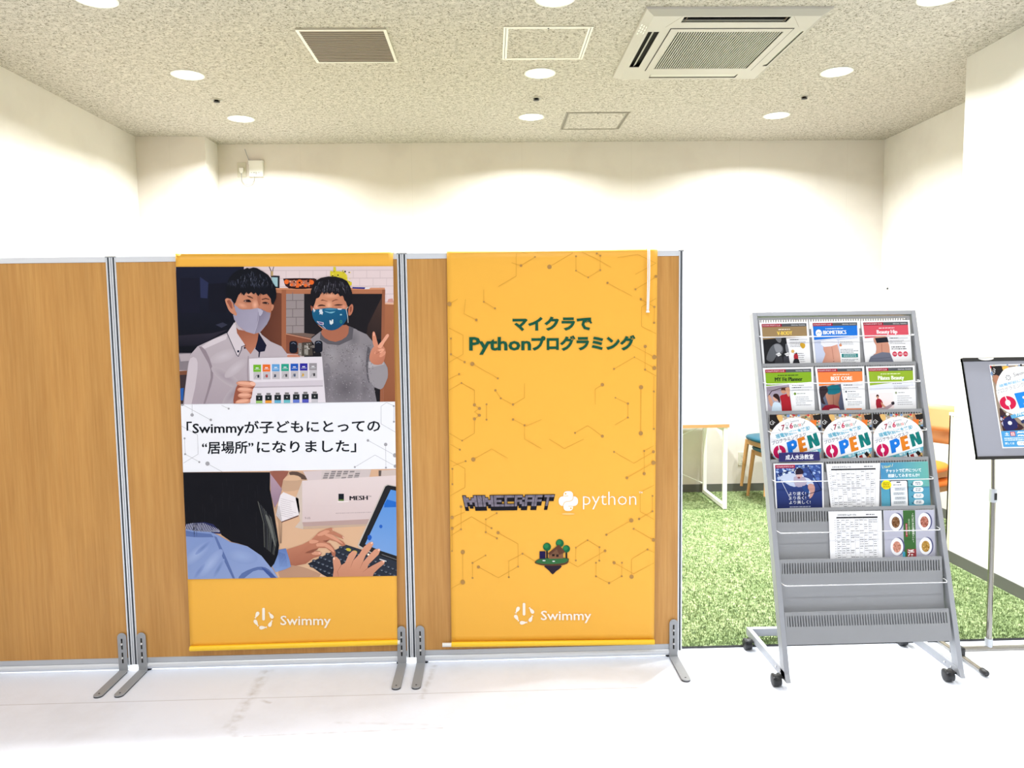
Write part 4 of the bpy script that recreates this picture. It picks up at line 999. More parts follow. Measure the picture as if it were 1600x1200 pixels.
a.poly([(205, 580), (180, 400), (190, 300), (230, 190), (290, 100), (380, 50), (520, 24), (650, 26), (780, 60), (870, 110), (930, 220), (965, 330), (968, 450), (950, 540), (900, 600), (868, 560), (850, 500), (820, 470), (790, 380), (740, 400), (700, 340), (640, 370), (600, 310), (540, 350), (490, 310), (450, 350), (400, 310), (355, 400), (340, 420), (290, 440), (265, 530), (240, 590)], HB2, 22)
for k in range(110):
    x = rg.uniform(240, 900); y = rg.uniform(90, 300)
    if y > 60+abs(x-560)**1.5*0.02: a.line([(x, y), (x+(x-560)*0.06+rg.uniform(-6, 6), y+rg.uniform(40, 110))], 5, rg.choice([(58, 56, 68), (96, 94, 108), (130, 128, 140), (44, 42, 52)]), 23, 1)
for k in range(22): x = 330+k*22; a.poly([(x, 300), (x+26, 300), (x+rg.uniform(0, 20), rg.uniform(335, 395))], HB2, 23)
a.frame(440, 410, 5.333)
# V-sign hand
HS, HH = (206, 136, 108), (228, 162, 134)
a.poly([(735, 770), (760, 710), (800, 690), (850, 700), (868, 740), (860, 800), (835, 848), (770, 850), (735, 815)], HS, 16, 2, grad=((750, 720), (850, 850), (180, 112, 88)))
a.poly([(770, 700), (757, 640), (757, 590), (768, 575), (780, 590), (795, 650), (806, 700)], HS, 17, 2); a.poly([(800, 700), (840, 650), (875, 600), (893, 600), (892, 620), (860, 665), (830, 715)], HH, 17, 2)
a.ell(815, 742, 44, 18, HH, 18, 14, -25); a.ell(842, 765, 34, 15, (216, 148, 120), 18, 14, -40); a.ell(800, 760, 20, 28, (196, 126, 100), 19, 12)
a.line([(790, 760), (830, 738)], 3, (150, 86, 66), 20); a.line([(770, 586), (770, 610)], 8, (236, 180, 160), 19)
# model car held between them
a.rrect(66, 655, 132, 756, 22, (20, 22, 34), 16); a.rrect(276, 652, 342, 750, 22, (20, 22, 34), 16)
a.rect(132, 690, 276, 712, (120, 112, 108), 16); a.poly([(172, 668), (250, 662), (262, 776), (166, 780)], (72, 64, 58), 17); a.rect(190, 690, 222, 770, (150, 144, 136), 18); a.rect(140, 672, 168, 776, (134, 126, 120), 17)
a.specks(140, 665, 280, 775, 26, [(40, 36, 34), (190, 184, 176), (96, 88, 80)], 3, 8, 19, 8, True)
a.line([(84, 676), (100, 668), (118, 680)], 5, (110, 120, 140), 18); a.line([(290, 672), (308, 662), (326, 672)], 5, (110, 120, 140), 18)
a.poly([(52, 770), (140, 770), (150, 792), (60, 794)], (196, 128, 104), 16, 2); a.rrect(330, 878, 346, 968, 6, (30, 28, 34), 17)
a.build('printed_photo', b1)['label'] = 'printed photo of two people in face masks'

a = Art(fb, PHOTO_B); a.frame()
a.poly(PHOTO_B, (210, 168, 138), 0, grad=((450, 740), (520, 900), (222, 182, 146)))
a.frame(440, 735, 6.859)
a.poly([(0, 20), (240, 20), (440, 0), (430, 100), (220, 110), (200, 200), (60, 225), (0, 200)], (196, 160, 132), 1, 2); a.poly([(80, 20), (170, 14), (270, 70), (260, 100), (120, 70)], (92, 72, 64), 2, 2); a.poly([(10, 100), (80, 50), (180, 60), (210, 100), (100, 110)], (214, 176, 144), 2, 2)
a.poly([(230, 10), (440, 0), (425, 100), (280, 108)], (212, 196, 196), 2)
a.poly([(430, 0), (960, -10), (940, 76), (425, 96)], (206, 192, 190), 2)
for k in range(4):
    for j in range(6): a.poly([(470+j*66+k*-8, 6+k*22), (520+j*66+k*-8, 4+k*22), (514+j*66+k*-8, 20+k*22), (464+j*66+k*-8, 22+k*22)], (138, 130, 130) if (k+j) % 5 else (196, 184, 182), 3)
a.poly([(1040, 0), (1070, 0), (1066, 60), (1040, 60)], (96, 84, 80), 3); a.poly([(1070, 0), (1250, -10), (1250, 60), (1066, 62)], (206, 188, 180), 3)
# papers, box with lettering
a.poly([(-20, 270), (20, 232), (180, 300), (195, 440), (180, 490), (0, 550), (-60, 480)], (232, 224, 226), 3); a.poly([(0, 548), (182, 478), (180, 494), (0, 560)], (108, 74, 66), 4)
a.smalltext(-10, 300, 160, 9, 22, (170, 158, 162), 4, 4, 5, 0.4, 0.25)
a.poly([(150, 300), (222, 110), (240, 560), (230, 630), (140, 610), (200, 540)], (206, 188, 174), 3)
a.poly([(220, 110), (1250, 52), (1250, 520), (222, 558)], (224, 208, 206), 5, grad=((400, 100), (400, 560), (212, 192, 190)))
a.poly([(222, 556), (1000, 518), (1000, 572), (236, 604)], (184, 156, 150), 5); a.poly([(236, 600), (1000, 572), (1000, 592), (230, 630)], (196, 168, 146), 5)
a.rect(610, 250, 668, 312, (22, 28, 36), 6); a.rect(610, 310, 668, 326, (86, 116, 52), 6); a.poly([(600, 332), (720, 328), (720, 338), (600, 342)], (238, 226, 224), 6)
[a.text('MESH', 728+q_*4, 320, 190, (30, 26, 34), 6+q_*0.2, h=66, rot=-1.5) for q_ in range(3)]; a.text('TM', 930, 286, 30, (60, 50, 56), 6)
a.smalltext(580, 455, 960, 1, 10, (186, 166, 166), 9, 6, 2, 0, -0.03); a.text('9-05', 250, 522, 58, (140, 120, 122), 6)
a.smalltext(250, 380, 560, 1, 10, (212, 194, 192), 4, 6, 8, 0)
# tablet
a.poly([(815, 800), (1100, 165), (1135, 148), (1260, 170), (1260, 1010), (1060, 950), (830, 825)], (196, 186, 178), 7, 0)
a.poly([(830, 800), (1112, 172), (1140, 158), (1260, 180), (1260, 1000), (1070, 935), (850, 815)], (34, 34, 38), 8)
a.poly([(895, 790), (1170, 206), (1260, 225), (1260, 925), (1060, 860)], (86, 142, 212), 9, 0, grad=((1160, 260), (1000, 860), (120, 160, 216)))
a.poly([(1100, 360), (1130, 310), (1240, 340), (1240, 392), (1100, 396)], (38, 104, 196), 10, 0); a.ell(1064, 600, 18, 20, (40, 96, 190), 10, 10); a.poly([(925, 700), (950, 690), (968, 715), (950, 750), (925, 740)], (36, 92, 190), 10, 2)
a.line([(1075, 900), (1245, 960)], 6, (120, 120, 124), 10)
# keyboard
a.poly([(280, 1000), (690, 795), (830, 840), (1260, 985), (1260, 1180), (560, 1180), (430, 1110)], (46, 52, 64), 9, 0, grad=((700, 800), (500, 1150), (30, 34, 46)))
for r_ in range(6):
    for c_ in range(17):
        x = 640-r_*72+c_*46; y = 826+r_*36+c_*19
        if 300 < x < 1250 and y < 1150: a.ell(x, y, 26, 15, (22, 26, 36), 10, 12, 12); a.ell(x-2, y-3, 22, 12, (62, 70, 84), 11, 10, 12); a.ell(x, y, 5, 3, (190, 194, 200), 12, 6)
a.ell(718, 848, 28, 16, (196, 178, 60), 12, 12, 12); a.ell(786, 872, 26, 15, (190, 172, 58), 12, 12, 12)
a.poly([(1050, 945), (1125, 968), (1122, 978), (1048, 955)], (214, 216, 220), 12)
# left hand
L1, L2, L3 = (188, 124, 98), (214, 152, 124), (140, 84, 66)
a.poly([(-10, 1010), (100, 1000), (420, 1110), (300, 1180), (-10, 1180)], (186, 144, 118), 4, 2)
a.poly([(50, 850), (230, 790), (320, 740), (400, 660), (480, 625), (530, 612), (555, 622), (550, 642), (500, 655), (560, 650), (640, 690), (672, 715), (660, 735), (610, 715), (560, 690), (530, 690), (600, 730), (660, 760), (690, 800), (650, 812), (590, 765), (510, 742), (450, 760), (520, 780), (560, 830), (580, 880), (575, 925), (545, 915), (530, 870), (480, 830), (400, 830), (330, 860), (410, 865), (432, 890), (415, 915), (340, 940), (260, 1000), (150, 1020), (80, 1010)], L1, 13, 0, grad=((200, 780), (260, 1010), (166, 102, 80)))
a.poly([(380, 690), (470, 640), (520, 655), (430, 700)], L2, 14, 2); a.poly([(450, 680), (540, 685), (620, 745), (660, 790), (600, 760), (520, 722)], L2, 14, 2); a.poly([(380, 780), (480, 782), (545, 830), (565, 880), (520, 850), (460, 815), (380, 815)], L2, 14, 2)
a.poly([(330, 870), (400, 870), (425, 890), (400, 905), (330, 900)], L2, 14, 2); a.poly([(310, 740), (400, 755), (360, 780), (300, 780)], L2, 14, 2); a.poly([(320, 850), (400, 832), (350, 868), (330, 880), (250, 885)], L3, 15, 2); a.poly([(440, 755), (520, 738), (480, 770)], L3, 15)
a.line([(655, 712), (668, 724)], 10, (236, 190, 168), 15); a.line([(545, 625), (552, 634)], 9, (236, 190, 168), 15); a.ell(410, 884, 14, 12, (226, 170, 148), 15, 10)
# right hand
a.poly([(545, 1180), (560, 1060), (548, 950), (560, 925), (590, 925), (625, 960), (640, 1015), (680, 990), (720, 900), (760, 862), (800, 865), (808, 890), (775, 950), (765, 970), (830, 900), (880, 820), (940, 770), (975, 762), (985, 790), (950, 850), (900, 910), (870, 985), (935, 910), (1000, 845), (1040, 836), (1058, 855), (1040, 900), (990, 950), (930, 1010), (920, 1050), (1000, 1005), (1075, 965), (1108, 968), (1100, 1000), (1040, 1050), (990, 1100), (960, 1180)], L2, 13, 0, grad=((760, 880), (760, 1150), (196, 134, 106)))
for p in ([(640, 1015), (600, 1080), (610, 1140)], [(765, 970), (740, 1040)], [(870, 985), (840, 1050)], [(920, 1050), (870, 1090)]): a.line(p, 6, (166, 106, 84), 14, 2)
for x, y, r_ in ((968, 776, -50), (1044, 850, -40), (1095, 975, -25), (562, 944, 60)): a.ell(x, y, 13, 10, (240, 200, 180), 14, 10, r_)
a.ell(930, 900, 12, 12, (246, 240, 226), 15, 8)
# woman: sleeve, sweater, hair, mask edge
a.frame(285, 735, 6.859)
a.poly([(940, 30), (1010, 120), (1068, 200), (1030, 330), (990, 400), (950, 260)], (176, 148, 162), 12, 0, grad=((950, 100), (1030, 330), (150, 124, 142))); a.poly([(940, 10), (1140, 10), (1080, 100), (1060, 190), (1000, 110)], (150, 92, 78), 11, 2)
a.poly([(1030, 850), (1110, 835), (1150, 960), (1165, 1030), (1100, 1060), (1000, 1090), (960, 1020)], (98, 122, 178), 14, 0, grad=((1080, 840), (1020, 1080), (130, 156, 206)))
for k in range(10): a.line([(1030+k*8, 870+k*3), (1045+k*9, 1030)], 4, (84, 106, 160), 15, 1)
a.poly([(25, 560), (250, 540), (400, 600), (420, 680), (300, 670), (160, 650), (30, 640)], (38, 42, 84), 14)
for k in range(22): x = 30+k*17; a.line([(x, 640+min(k, 12)*1.5), (x+26+k*0.5, 565+max(0, k-10)*7)], 5, (206, 206, 222), 15)
SB, SBD, SBL = (126, 146, 194), (92, 112, 164), (160, 176, 214)
a.poly([(25, 625), (150, 650), (310, 660), (380, 690), (520, 770), (580, 780), (690, 810), (850, 900), (960, 1040), (1040, 1170), (50, 1200)], SB, 16, 0, grad=((300, 700), (500, 1160), (142, 160, 204)))
a.poly([(25, 640), (150, 665), (310, 680), (340, 715), (150, 715), (30, 705)], SBD, 17, 0)
a.poly([(340, 700), (372, 715), (470, 930), (570, 1165), (545, 1165), (440, 950)], SBD, 17); a.poly([(600, 1165), (640, 1100), (760, 1045), (850, 1030), (930, 1060), (1010, 1165), (960, 1165), (870, 1070), (760, 1080), (650, 1165)], SBD, 17, 2)
a.poly([(850, 1045), (900, 1060), (1030, 1165), (970, 1165)], (66, 88, 150), 18, 2)
a.soft(150, 900, 190, 70, (158, 174, 212), (131, 150, 197), 17, -42); a.soft(300, 1000, 200, 60, (162, 178, 216), (136, 154, 200), 18, -50); a.soft(640, 920, 170, 80, (148, 166, 208), (133, 152, 198), 17, 10)
a.soft(230, 820, 120, 24, (108, 130, 180), (134, 152, 200), 19, -42); a.soft(390, 1050, 120, 26, (108, 130, 180), (138, 156, 202), 19, -60); a.soft(180, 1080, 110, 26, (112, 132, 184), (138, 156, 202), 19, -55)
a.poly([(10, 20), (940, 20), (938, 200), (970, 360), (995, 520), (1020, 680), (1038, 800), (1025, 900), (985, 1000), (950, 1040), (850, 915), (700, 812), (600, 780), (530, 765), (420, 690), (400, 640), (330, 575), (240, 552), (120, 560), (30, 578)], (15, 15, 22), 19)
for k in range(46):
    t_ = rg.random(); x = 820+150*t_; a.line([(x-10, 330+180*t_), (x+50, 560+200*t_), (x+60-40*t_, 820+90*t_)], 3, rg.choice([(60, 62, 66), (34, 34, 42), (110, 112, 104), (44, 46, 54)]), 20, 2)
for k in range(60):
    x = rg.uniform(60, 900); y = rg.uniform(60, 640); a.line([(x, y), (x+rg.uniform(-6, 14), y+rg.uniform(50, 160))], 3, rg.choice([(26, 26, 34), (36, 34, 40), (22, 20, 26)]), 20, 2)
a.poly([(890, 480), (920, 490), (960, 600), (990, 740), (1000, 820), (975, 760), (930, 600)], (104, 106, 102), 21, 2)
for k in range(5): a.line([(990+k*12, 380), (1030+k*10, 560), (1046+k*4, 780)], 2, (70, 54, 52), 20)
a.build('printed_photo', b1)['label'] = 'printed photo of hands typing on a small keyboard'

a = Art(fb, PANEL); a.frame(); a.poly(PANEL, (238, 238, 243), 0)
a.frame(270, 620, 4.444); g = (168, 166, 170)
for ln in ([(60, 50), (262, 160)], [(134, 55), (134, 125)], [(340, 60), (388, 82)], [(55, 200), (172, 265), (176, 398), (75, 460)], [(82, 288), (86, 398), (184, 452)], [(240, 464), (350, 524)],
           [(1535, 62), (1484, 40), (1446, 66), (1446, 188), (1545, 245)], [(1535, 62), (1535, 172)], [(1354, 302), (1540, 405)], [(1478, 330), (1480, 490)], [(1264, 488), (1404, 404), (1545, 482)]): a.line(ln, 2.2, g, 1)
for x, y, r in ((66, 52, 12), (134, 126, 12), (264, 160, 9), (388, 82, 7), (82, 289, 7), (86, 398, 7), (184, 453, 7), (241, 464, 15), (1534, 64, 7), (1535, 173, 7), (1355, 303, 9), (1478, 331, 12), (1543, 406, 15), (1264, 488, 7), (1480, 492, 7), (1545, 482, 12)): dot(a, x, y, r, (160, 158, 162))
INK = (20, 22, 30)
a.text('「Swimmyが子どもにとっての', 96, 252, 1345, INK, 3, h=92, bold=0.018, rot=-0.7)
a.text('“居場所”', 203, 389, 358, INK, 3, h=92, bold=0.018, rot=-0.7)
a.text('になりました」', 584, 384, 690, INK, 3, h=92, bold=0.018, rot=-0.7)
a.build('printed_panel', b1)
a = Art(fb); swimmy_logo(a, -407, 7.8, (250, 240, 224), 0); a.build('printed_logo', b1)

# ---------------------------------------------------------------- plain yellow banner
B2 = [(698, 395.3), (1027.5, 391), (1022, 999.5), (705.5, 1003.5)]
b2 = thing('hanging_banner', 'yellow banner with green Japanese lettering, hexagon lines and a white cord at its corner', 'banner', (0.26, BY, 0.09), 'banners hung over the partitions')
banner_cloth(B2, b2)
rod(b2, (705.5, 1007), (1022.3, 1003), (691.3, 1007.6), (1015, 1003.5))
a = Art(fb, B2); hc = (206, 150, 58); dc = (178, 134, 76)
a.frame(690, 380, 4)
for ln in ([(585, 86), (495, 140), (438, 122)], [(466, 66), (466, 206), (355, 270)], [(674, 148), (820, 60)], [(840, 82), (840, 172), (916, 214), (992, 168), (992, 78), (970, 62)], [(880, 56), (990, 110), (1060, 150)], [(1100, 90), (1225, 70), (1340, 125), (1212, 195)], [(1345, 208), (1212, 288)], [(1037, 248), (1190, 330)],
           [(1245, 350), (1330, 398), (1328, 497)], [(1340, 345), (1250, 398), (1250, 520), (1340, 565)], [(264, 290), (264, 366), (334, 407)], [(150, 350), (140, 440), (217, 480)], [(45, 530), (134, 574), (134, 694), (45, 745)], [(58, 596), (58, 694), (144, 743)], [(192, 754), (352, 845)],
           [(1160, 620), (1330, 712)], [(1273, 645), (1272, 790)], [(1078, 786), (1206, 712), (1330, 780)], [(1272, 790), (1340, 830)], [(109, 818), (45, 850)], [(45, 920), (124, 874), (205, 920), (205, 1010)], [(1247, 900), (1244, 1188)], [(1328, 830), (1328, 930)], [(45, 380), (100, 350)]): a.line(ln, 2.0, hc, 0)
for x, y, r in ((584, 86, 5), (496, 140, 8), (674, 148, 14), (840, 82, 6), (840, 172, 5), (992, 78, 6), (992, 168, 6), (916, 214, 5), (970, 64, 6), (1340, 208, 9), (1212, 288, 6), (1037, 248, 7), (1245, 350, 7), (1330, 398, 7), (1328, 497, 7), (334, 407, 6), (264, 366, 5), (217, 480, 8), (48, 380, 14), (58, 596, 6), (58, 694, 7), (144, 743, 7), (192, 754, 13), (352, 845, 6), (1273, 645, 10), (1272, 790, 6), (1330, 712, 14), (1330, 780, 12), (1078, 786, 6), (109, 818, 6), (124, 874, 5), (1247, 900, 13), (1328, 928, 5), (1206, 712, 4)): dot(a, x, y, r, dc, 1)
GR = (22, 84, 62)
a.text('マイクラで', 444, 540, 498, GR, 3, h=92, bold=0.046, rot=-0.5)
a.text('Python', 173, 668, 386, GR, 3, h=114, bold=0.028, rot=-0.3)
a.text('プログラミング', 562, 663, 650, GR, 3, h=94, bold=0.046, rot=-0.4)
a.frame(690, 560, 3.332)
for ln in ([(171, 165), (171, 242), (197, 261), (171, 279), (197, 296), (171, 315), (171, 390), (107, 428), (40, 390)], [(234, 239), (234, 319)], [(40, 165), (103, 128), (171, 165)], [(280, 166), (308, 208), (372, 240), (432, 205), (432, 130)], [(372, 318), (440, 352), (520, 318)], [(432, 348), (432, 420), (520, 470)],
           [(905, 205), (970, 235), (970, 308), (902, 347)], [(837, 137), (800, 160), (800, 240)], [(695, 388), (760, 350), (837, 405)], [(1038, 150), (1036, 390)], [(1105, 172), (1105, 367)], [(898, 487), (1001, 546), (1103, 486)], [(1055, 482), (1055, 600)], [(965, 622), (1103, 543)], [(1055, 482), (1103, 455)],
           [(45, 447), (95, 475)], [(165, 526), (260, 472), (345, 520)], [(56, 575), (56, 655)], [(45, 530), (122, 574), (122, 672), (45, 715)], [(125, 535), (60, 560)], [(560, 420), (640, 470), (740, 420)],
           [(1105, 660), (1034, 698), (1034, 798), (1105, 838)], [(1098, 716), (1098, 796), (1028, 836)], [(101, 772), (101, 890)], [(54, 828), (120, 800)], [(54, 885), (155, 825), (260, 884)], [(230, 905), (230, 838), (287, 806)], [(230, 905), (288, 937)], [(54, 1003), (54, 885)], [(101, 890), (50, 922)], [(294, 908), (398, 966), (398, 1084), (296, 1142), (192, 1086)],
           [(110, 1008), (110, 1165), (50, 1198)], [(229, 1026), (161, 1065), (161, 1143)], [(350, 1139), (350, 1055), (421, 1017), (495, 1060)], [(655, 1055), (710, 1086), (851, 1002)], [(699, 1052), (699, 985), (760, 947), (822, 983), (821, 1053)], [(804, 1064), (804, 1135), (872, 1170), (938, 1134), (939, 1064)], [(898, 1064), (1000, 1122), (1105, 1065)], [(989, 1137), (989, 1045), (1072, 995), (1105, 1010)], [(858, 918), (988, 843)], [(1000, 887), (1103, 945)]): a.line(ln, 1.7, hc, 0)
for x, y, r in ((171, 242, 8), (197, 261, 8), (197, 296, 8), (171, 315, 8), (234, 239, 5), (234, 319, 5), (280, 166, 6), (308, 208, 5), (372, 240, 6), (372, 318, 6), (432, 348, 5), (905, 205, 4), (970, 235, 6), (970, 308, 5), (837, 137, 9), (837, 405, 8), (695, 388, 5), (1105, 172, 5), (1105, 367, 5), (1037, 390, 11), (898, 487, 5), (1055, 482, 5), (1055, 600, 8), (965, 622, 7), (1103, 543, 11), (1103, 486, 8), (95, 475, 5), (165, 526, 11), (125, 535, 5), (56, 575, 5), (56, 655, 5), (107, 428, 4),
              (1098, 716, 5), (1098, 796, 5), (1028, 836, 6), (101, 772, 7), (54, 828, 9), (54, 885, 8), (101, 890, 5), (260, 884, 5), (230, 838, 4), (287, 806, 5), (230, 905, 5), (288, 937, 5), (54, 1003, 4), (294, 908, 8), (398, 1084, 5), (192, 1086, 8), (110, 1008, 11), (110, 1165, 12), (229, 1026, 4), (161, 1065, 5), (161, 1143, 5), (350, 1139, 5), (421, 1017, 5), (851, 1002, 7), (699, 1052, 5), (699, 985, 4), (760, 947, 4), (822, 983, 5), (821, 1053, 5), (804, 1064, 5), (804, 1135, 5), (872, 1170, 6), (938, 1134, 5), (939, 1064, 5), (898, 1064, 8), (989, 1137, 11), (1072, 995, 5), (858, 918, 6), (988, 843, 11), (1000, 887, 5), (1103, 945, 9)): dot(a, x, y, r, dc, 1)
a.build('printed_pattern', b2)
# word marks
a = Art(fb, B2); a.frame(715, 750, 5.424)
GL = {'M': ('10001', '11011', '11111', '10101', '10001'), 'I': ('1', '1', '1', '1', '1'), 'N': ('1001', '1101', '1111', '1011', '1001'), 'E': ('1111', '1000', '1110', '1000', '1111'),
      'C': ('1111', '1000', '1000', '1000', '1111'), 'R': ('1110', '1001', '1110', '1011', '1001'), 'A': ('1111', '1001', '1111', '1001', '1001'), 'F': ('1111', '1000', '1110', '1000', '1000'), 'T': ('11111', '00100', '00100', '00100', '00100')}
spans = [('M', 52, 162), ('I', 168, 206), ('N', 212, 302), ('E', 308, 392), ('C', 398, 478), ('R', 484, 568), ('A', 572, 652), ('F', 656, 732), ('T', 716, 812)]
def sk(x, y): return (x + (x-430)/430*(10-(y-128)*0.26)*1.0, y - (x-430)*0.012)
for L_, xa, xb in spans:
    G_ = GL[L_]; nc = len(G_[0]); cw = (xb-xa)/nc; chh = 18.6
    for r_ in range(5):
        for c_ in range(nc):
            if G_[r_][c_] == '1':
                X0, X1, Y0, Y1 = xa+c_*cw, xa+(c_+1)*cw, 130+r_*chh, 130+(r_+1)*chh
                a.poly([sk(X0-5, Y0-5), sk(X1+5, Y0-5), sk(X1+5, Y1+34), sk(X0-5, Y1+34)] if r_ == 4 or G_[r_+1][c_] == '0' else [sk(X0-5, Y0-5), sk(X1+5, Y0-5), sk(X1+5, Y1+5), sk(X0-5, Y1+5)], (24, 22, 30), 4)
                a.poly([sk(X0+0.5, Y0+0.5), sk(X1-0.5+1, Y0+0.5), sk(X1+0.5, Y1+0.5), sk(X0+0.5, Y1+0.5)], (128, 120, 134) if (r_+c_) % 3 else (114, 107, 120), 5)
    a.line([sk(xa+cw*0.5, 150), sk(xa+cw*0.9, 168), sk(xa+cw*0.6, 184)], 2.5, (70, 64, 76), 6)
WH = (252, 246, 240); Y_ = (246, 184, 66)
a.rrect(897, 94, 978, 262, 30, WH, 4); a.rrect(857, 138, 1020, 220, 34, WH, 5)
a.line([(898, 262), (893, 216), (905, 190), (925, 181), (955, 179), (974, 168), (980, 150), (980, 110)], 4, Y_, 6); a.line([(902, 135), (936, 135)], 4, Y_, 6); a.line([(940, 222), (975, 222)], 4, Y_, 6)
a.ell(915, 116, 7, 7, Y_, 5, 12); a.ell(960, 240, 7, 7, Y_, 5, 12); a.ell(938, 287, 55, 8, (250, 204, 130), 4, 16)
a.text('python', 1062, 212, 452, WH, 4, h=168, bold=-0.012); a.text('TM', 1536, 114, 30, WH, 4)
swimmy_logo(a, 0, 0, (252, 240, 226), 4)
a.build('printed_lettering', b2)
# small picture: a plain floating island with a hut and round trees
a = Art(fb, B2); a.frame(820, 830, 16)
a.poly([(500, 860), (900, 850), (880, 930), (780, 1000), (695, 1080), (610, 990), (530, 920)], (44, 34, 48), 2, 2); a.poly([(245, 780), (360, 690), (700, 660), (1060, 670), (1100, 720), (1060, 810), (860, 860), (500, 860), (320, 825)], (92, 62, 44), 3, 2)
a.poly([(270, 775), (380, 700), (700, 670), (1050, 680), (1080, 720), (1000, 790), (700, 820), (420, 810)], (54, 108, 64), 4, 2)
for x, y, r in ((555, 390, 100), (875, 300, 100), (1040, 440, 92)): a.rect(x-22, y, x+22, 680, (40, 34, 34), 4); a.ell(x, y, r, r, (30, 100, 62), 5, 22); a.ell(x-20, y-20, r*.6, r*.6, (44, 128, 76), 6, 18)
a.poly([(600, 560), (960, 540), (960, 680), (600, 690)], (132, 92, 66), 7); a.poly([(570, 560), (850, 330), (1010, 520), (930, 560), (860, 590), (800, 450), (640, 590)], (96, 62, 48), 8); a.poly([(640, 590), (800, 450), (860, 590)], (120, 84, 62), 8)
a.rect(680, 570, 745, 625, (36, 24, 24), 9); a.rect(785, 580, 845, 640, (36, 24, 24), 9); a.rect(368, 500, 515, 685, (30, 24, 70), 8); a.ell(480, 735, 40, 16, (220, 222, 220), 9, 10); a.ell(720, 750, 36, 16, (220, 222, 220), 9, 10)
a.build('printed_island', b2)
# white pull cord looped over the top
g = banner_px(BY-0.012); MBc = MB()
MBc.tube([g(1012.5, 392), g(1012.3, 430), g(1011.2, 484)], 0.0026, 8); MBc.tube([g(1015, 392), g(1015, 430), g(1013.2, 484)], 0.0026, 8)
p1, p2 = g(1012.5, 392), g(1015, 392); MBc.tube([p1, p1+Vector((0, 0.012, 0.014)), p1+Vector((0, 0.035, 0.012)), p2+Vector((0, 0.035, 0.012)), p2+Vector((0, 0.012, 0.014)), p2], 0.0026, 8)
c_ = MBc.build('pull_cord', M['cord'], b2); k = MB(); p = g(1012, 486.5); k.tube([p+Vector((0, 0, 0.006)), p, p-Vector((0, 0, 0.005))], [0.005, 0.0075, 0.008], 10); k.build('knot', M['cord'], c_)

# ---------------------------------------------------------------- flyers in the rack
def flyer(i, quad, off, name, lab, cat, group, thick=0.003, body=None, extra=0.012, ink=0.0006):
    # quad in the photograph's frame: TL, TR, BR, BL where the sheet leaves sight behind the next lip
    f = tier_px(i, off); P = [f(*q) for q in quad]; o, d, n, L_ = tier_frame(i)
    P[2] = P[2]+d*extra; P[3] = P[3]+d*extra
    base = (P[2]+P[3])/2
    t = thing(name, lab, cat, tuple(base), group)
    MB().prism(P, -n*thick).build('sheets', body or M['paper'], t)
    g = tier_px(i, off+ink)
    # hidden lower part is left white: the print is clipped at the edge of sight plus a margin
    k = 1.04; q = [quad[0], quad[1], (quad[1][0]+(quad[2][0]-quad[1][0])*k, quad[1][1]+(quad[2][1]-quad[1][1])*k), (quad[0][0]+(quad[3][0]-quad[0][0])*k, quad[0][1]+(quad[3][1]-quad[0][1])*k)]
    return t, Art(g, q)
def uv(quad):
    # map (0..100, 0..100) of the visible part to the frame, for repeated layouts
    def m_(u, v): u /= 100; v /= 100; return ((quad[0][0]*(1-u)+quad[1][0]*u)*(1-v)+(quad[3][0]*(1-u)+quad[2][0]*u)*v, (quad[0][1]*(1-u)+quad[1][1]*u)*(1-v)+(quad[3][1]*(1-u)+quad[2][1]*u)*v)
    return m_
class UArt:
    # same drawing calls in the sheet's own 0..100 coordinates
    def __init__(s, a, quad): s.a = a; s.m = uv(quad); s.a.P = lambda p: s.m(p[0], p[1])
    def __getattr__(s, k): return getattr(s.a, k)
def club_header(u, band, wedge, title, tcol, tx, tw, sub, scol, hgt=36):
    u.rect(4, 4, 45, 11.5, (158, 22, 50), 1); u.rect(45, 4, 96, 11.5, (86, 88, 92), 1)
    u.text('KONAMI SPORTS CLUB', 6, 9.6, 36, (240, 226, 230), 2, h=4.8); u.text('PERSONAL TRAINING', 65, 9.4, 28, (228, 228, 230), 2, h=3.8)
    u.poly([(4, 11.5), (96, 11.5), (96, wedge[1]), (4, wedge[0])], band, 1)
    for q_ in range(3): u.text(title, tx+q_*0.45, 31.5, tw, tcol, 3+q_*0.2, h=13)
    u.smalltext(tx+tw*0.12, 17, tx+tw*0.88, 1, 3, scol, 2.2, 3, 1, 0)
g_ = 'personal training flyers in the rack'
Q = {'A': [(1186.8, 503.9), (1262.7, 502.4), (1267, 566.3), (1192, 567.8)], 'B': [(1266.4, 502.4), (1342, 501), (1344.5, 566), (1272.5, 567)], 'C': [(1345.3, 501.5), (1421.3, 500), (1425.2, 565.2), (1352.3, 566)],
     'D': [(1192, 575), (1270.3, 573.3), (1273.2, 641.3), (1197.2, 642.3)], 'E': [(1273.6, 573.9), (1350, 572.4), (1352.3, 639.8), (1280.8, 640.8)], 'F': [(1353.4, 572.8), (1429, 571), (1431.8, 639), (1360, 640)],
     'G': [(1202, 648.3), (1282.3, 646.8), (1282.8, 717), (1204.3, 718.5)], 'H': [(1283.9, 647.6), (1361.8, 646.6), (1362.2, 715.6), (1286.7, 716.8)], 'I': [(1363.3, 647.2), (1442, 646), (1442.7, 713.8), (1365.5, 715.2)],
     'J': [(1208.6, 724.5), (1286, 723), (1287.4, 793.8), (1212.3, 795.4)], 'K': [(1291, 725), (1375, 723.5), (1373, 792.5), (1298.8, 794)], 'L': [(1375.5, 723), (1449.7, 720.8), (1454, 790.6), (1377.5, 792.5)],
     'M': [(1295, 799.5), (1377.5, 798.3), (1378.6, 872), (1297.7, 873.6)], 'N': [(1380.8, 797.8), (1459.5, 796.6), (1461.7, 870.2), (1383, 872)]}
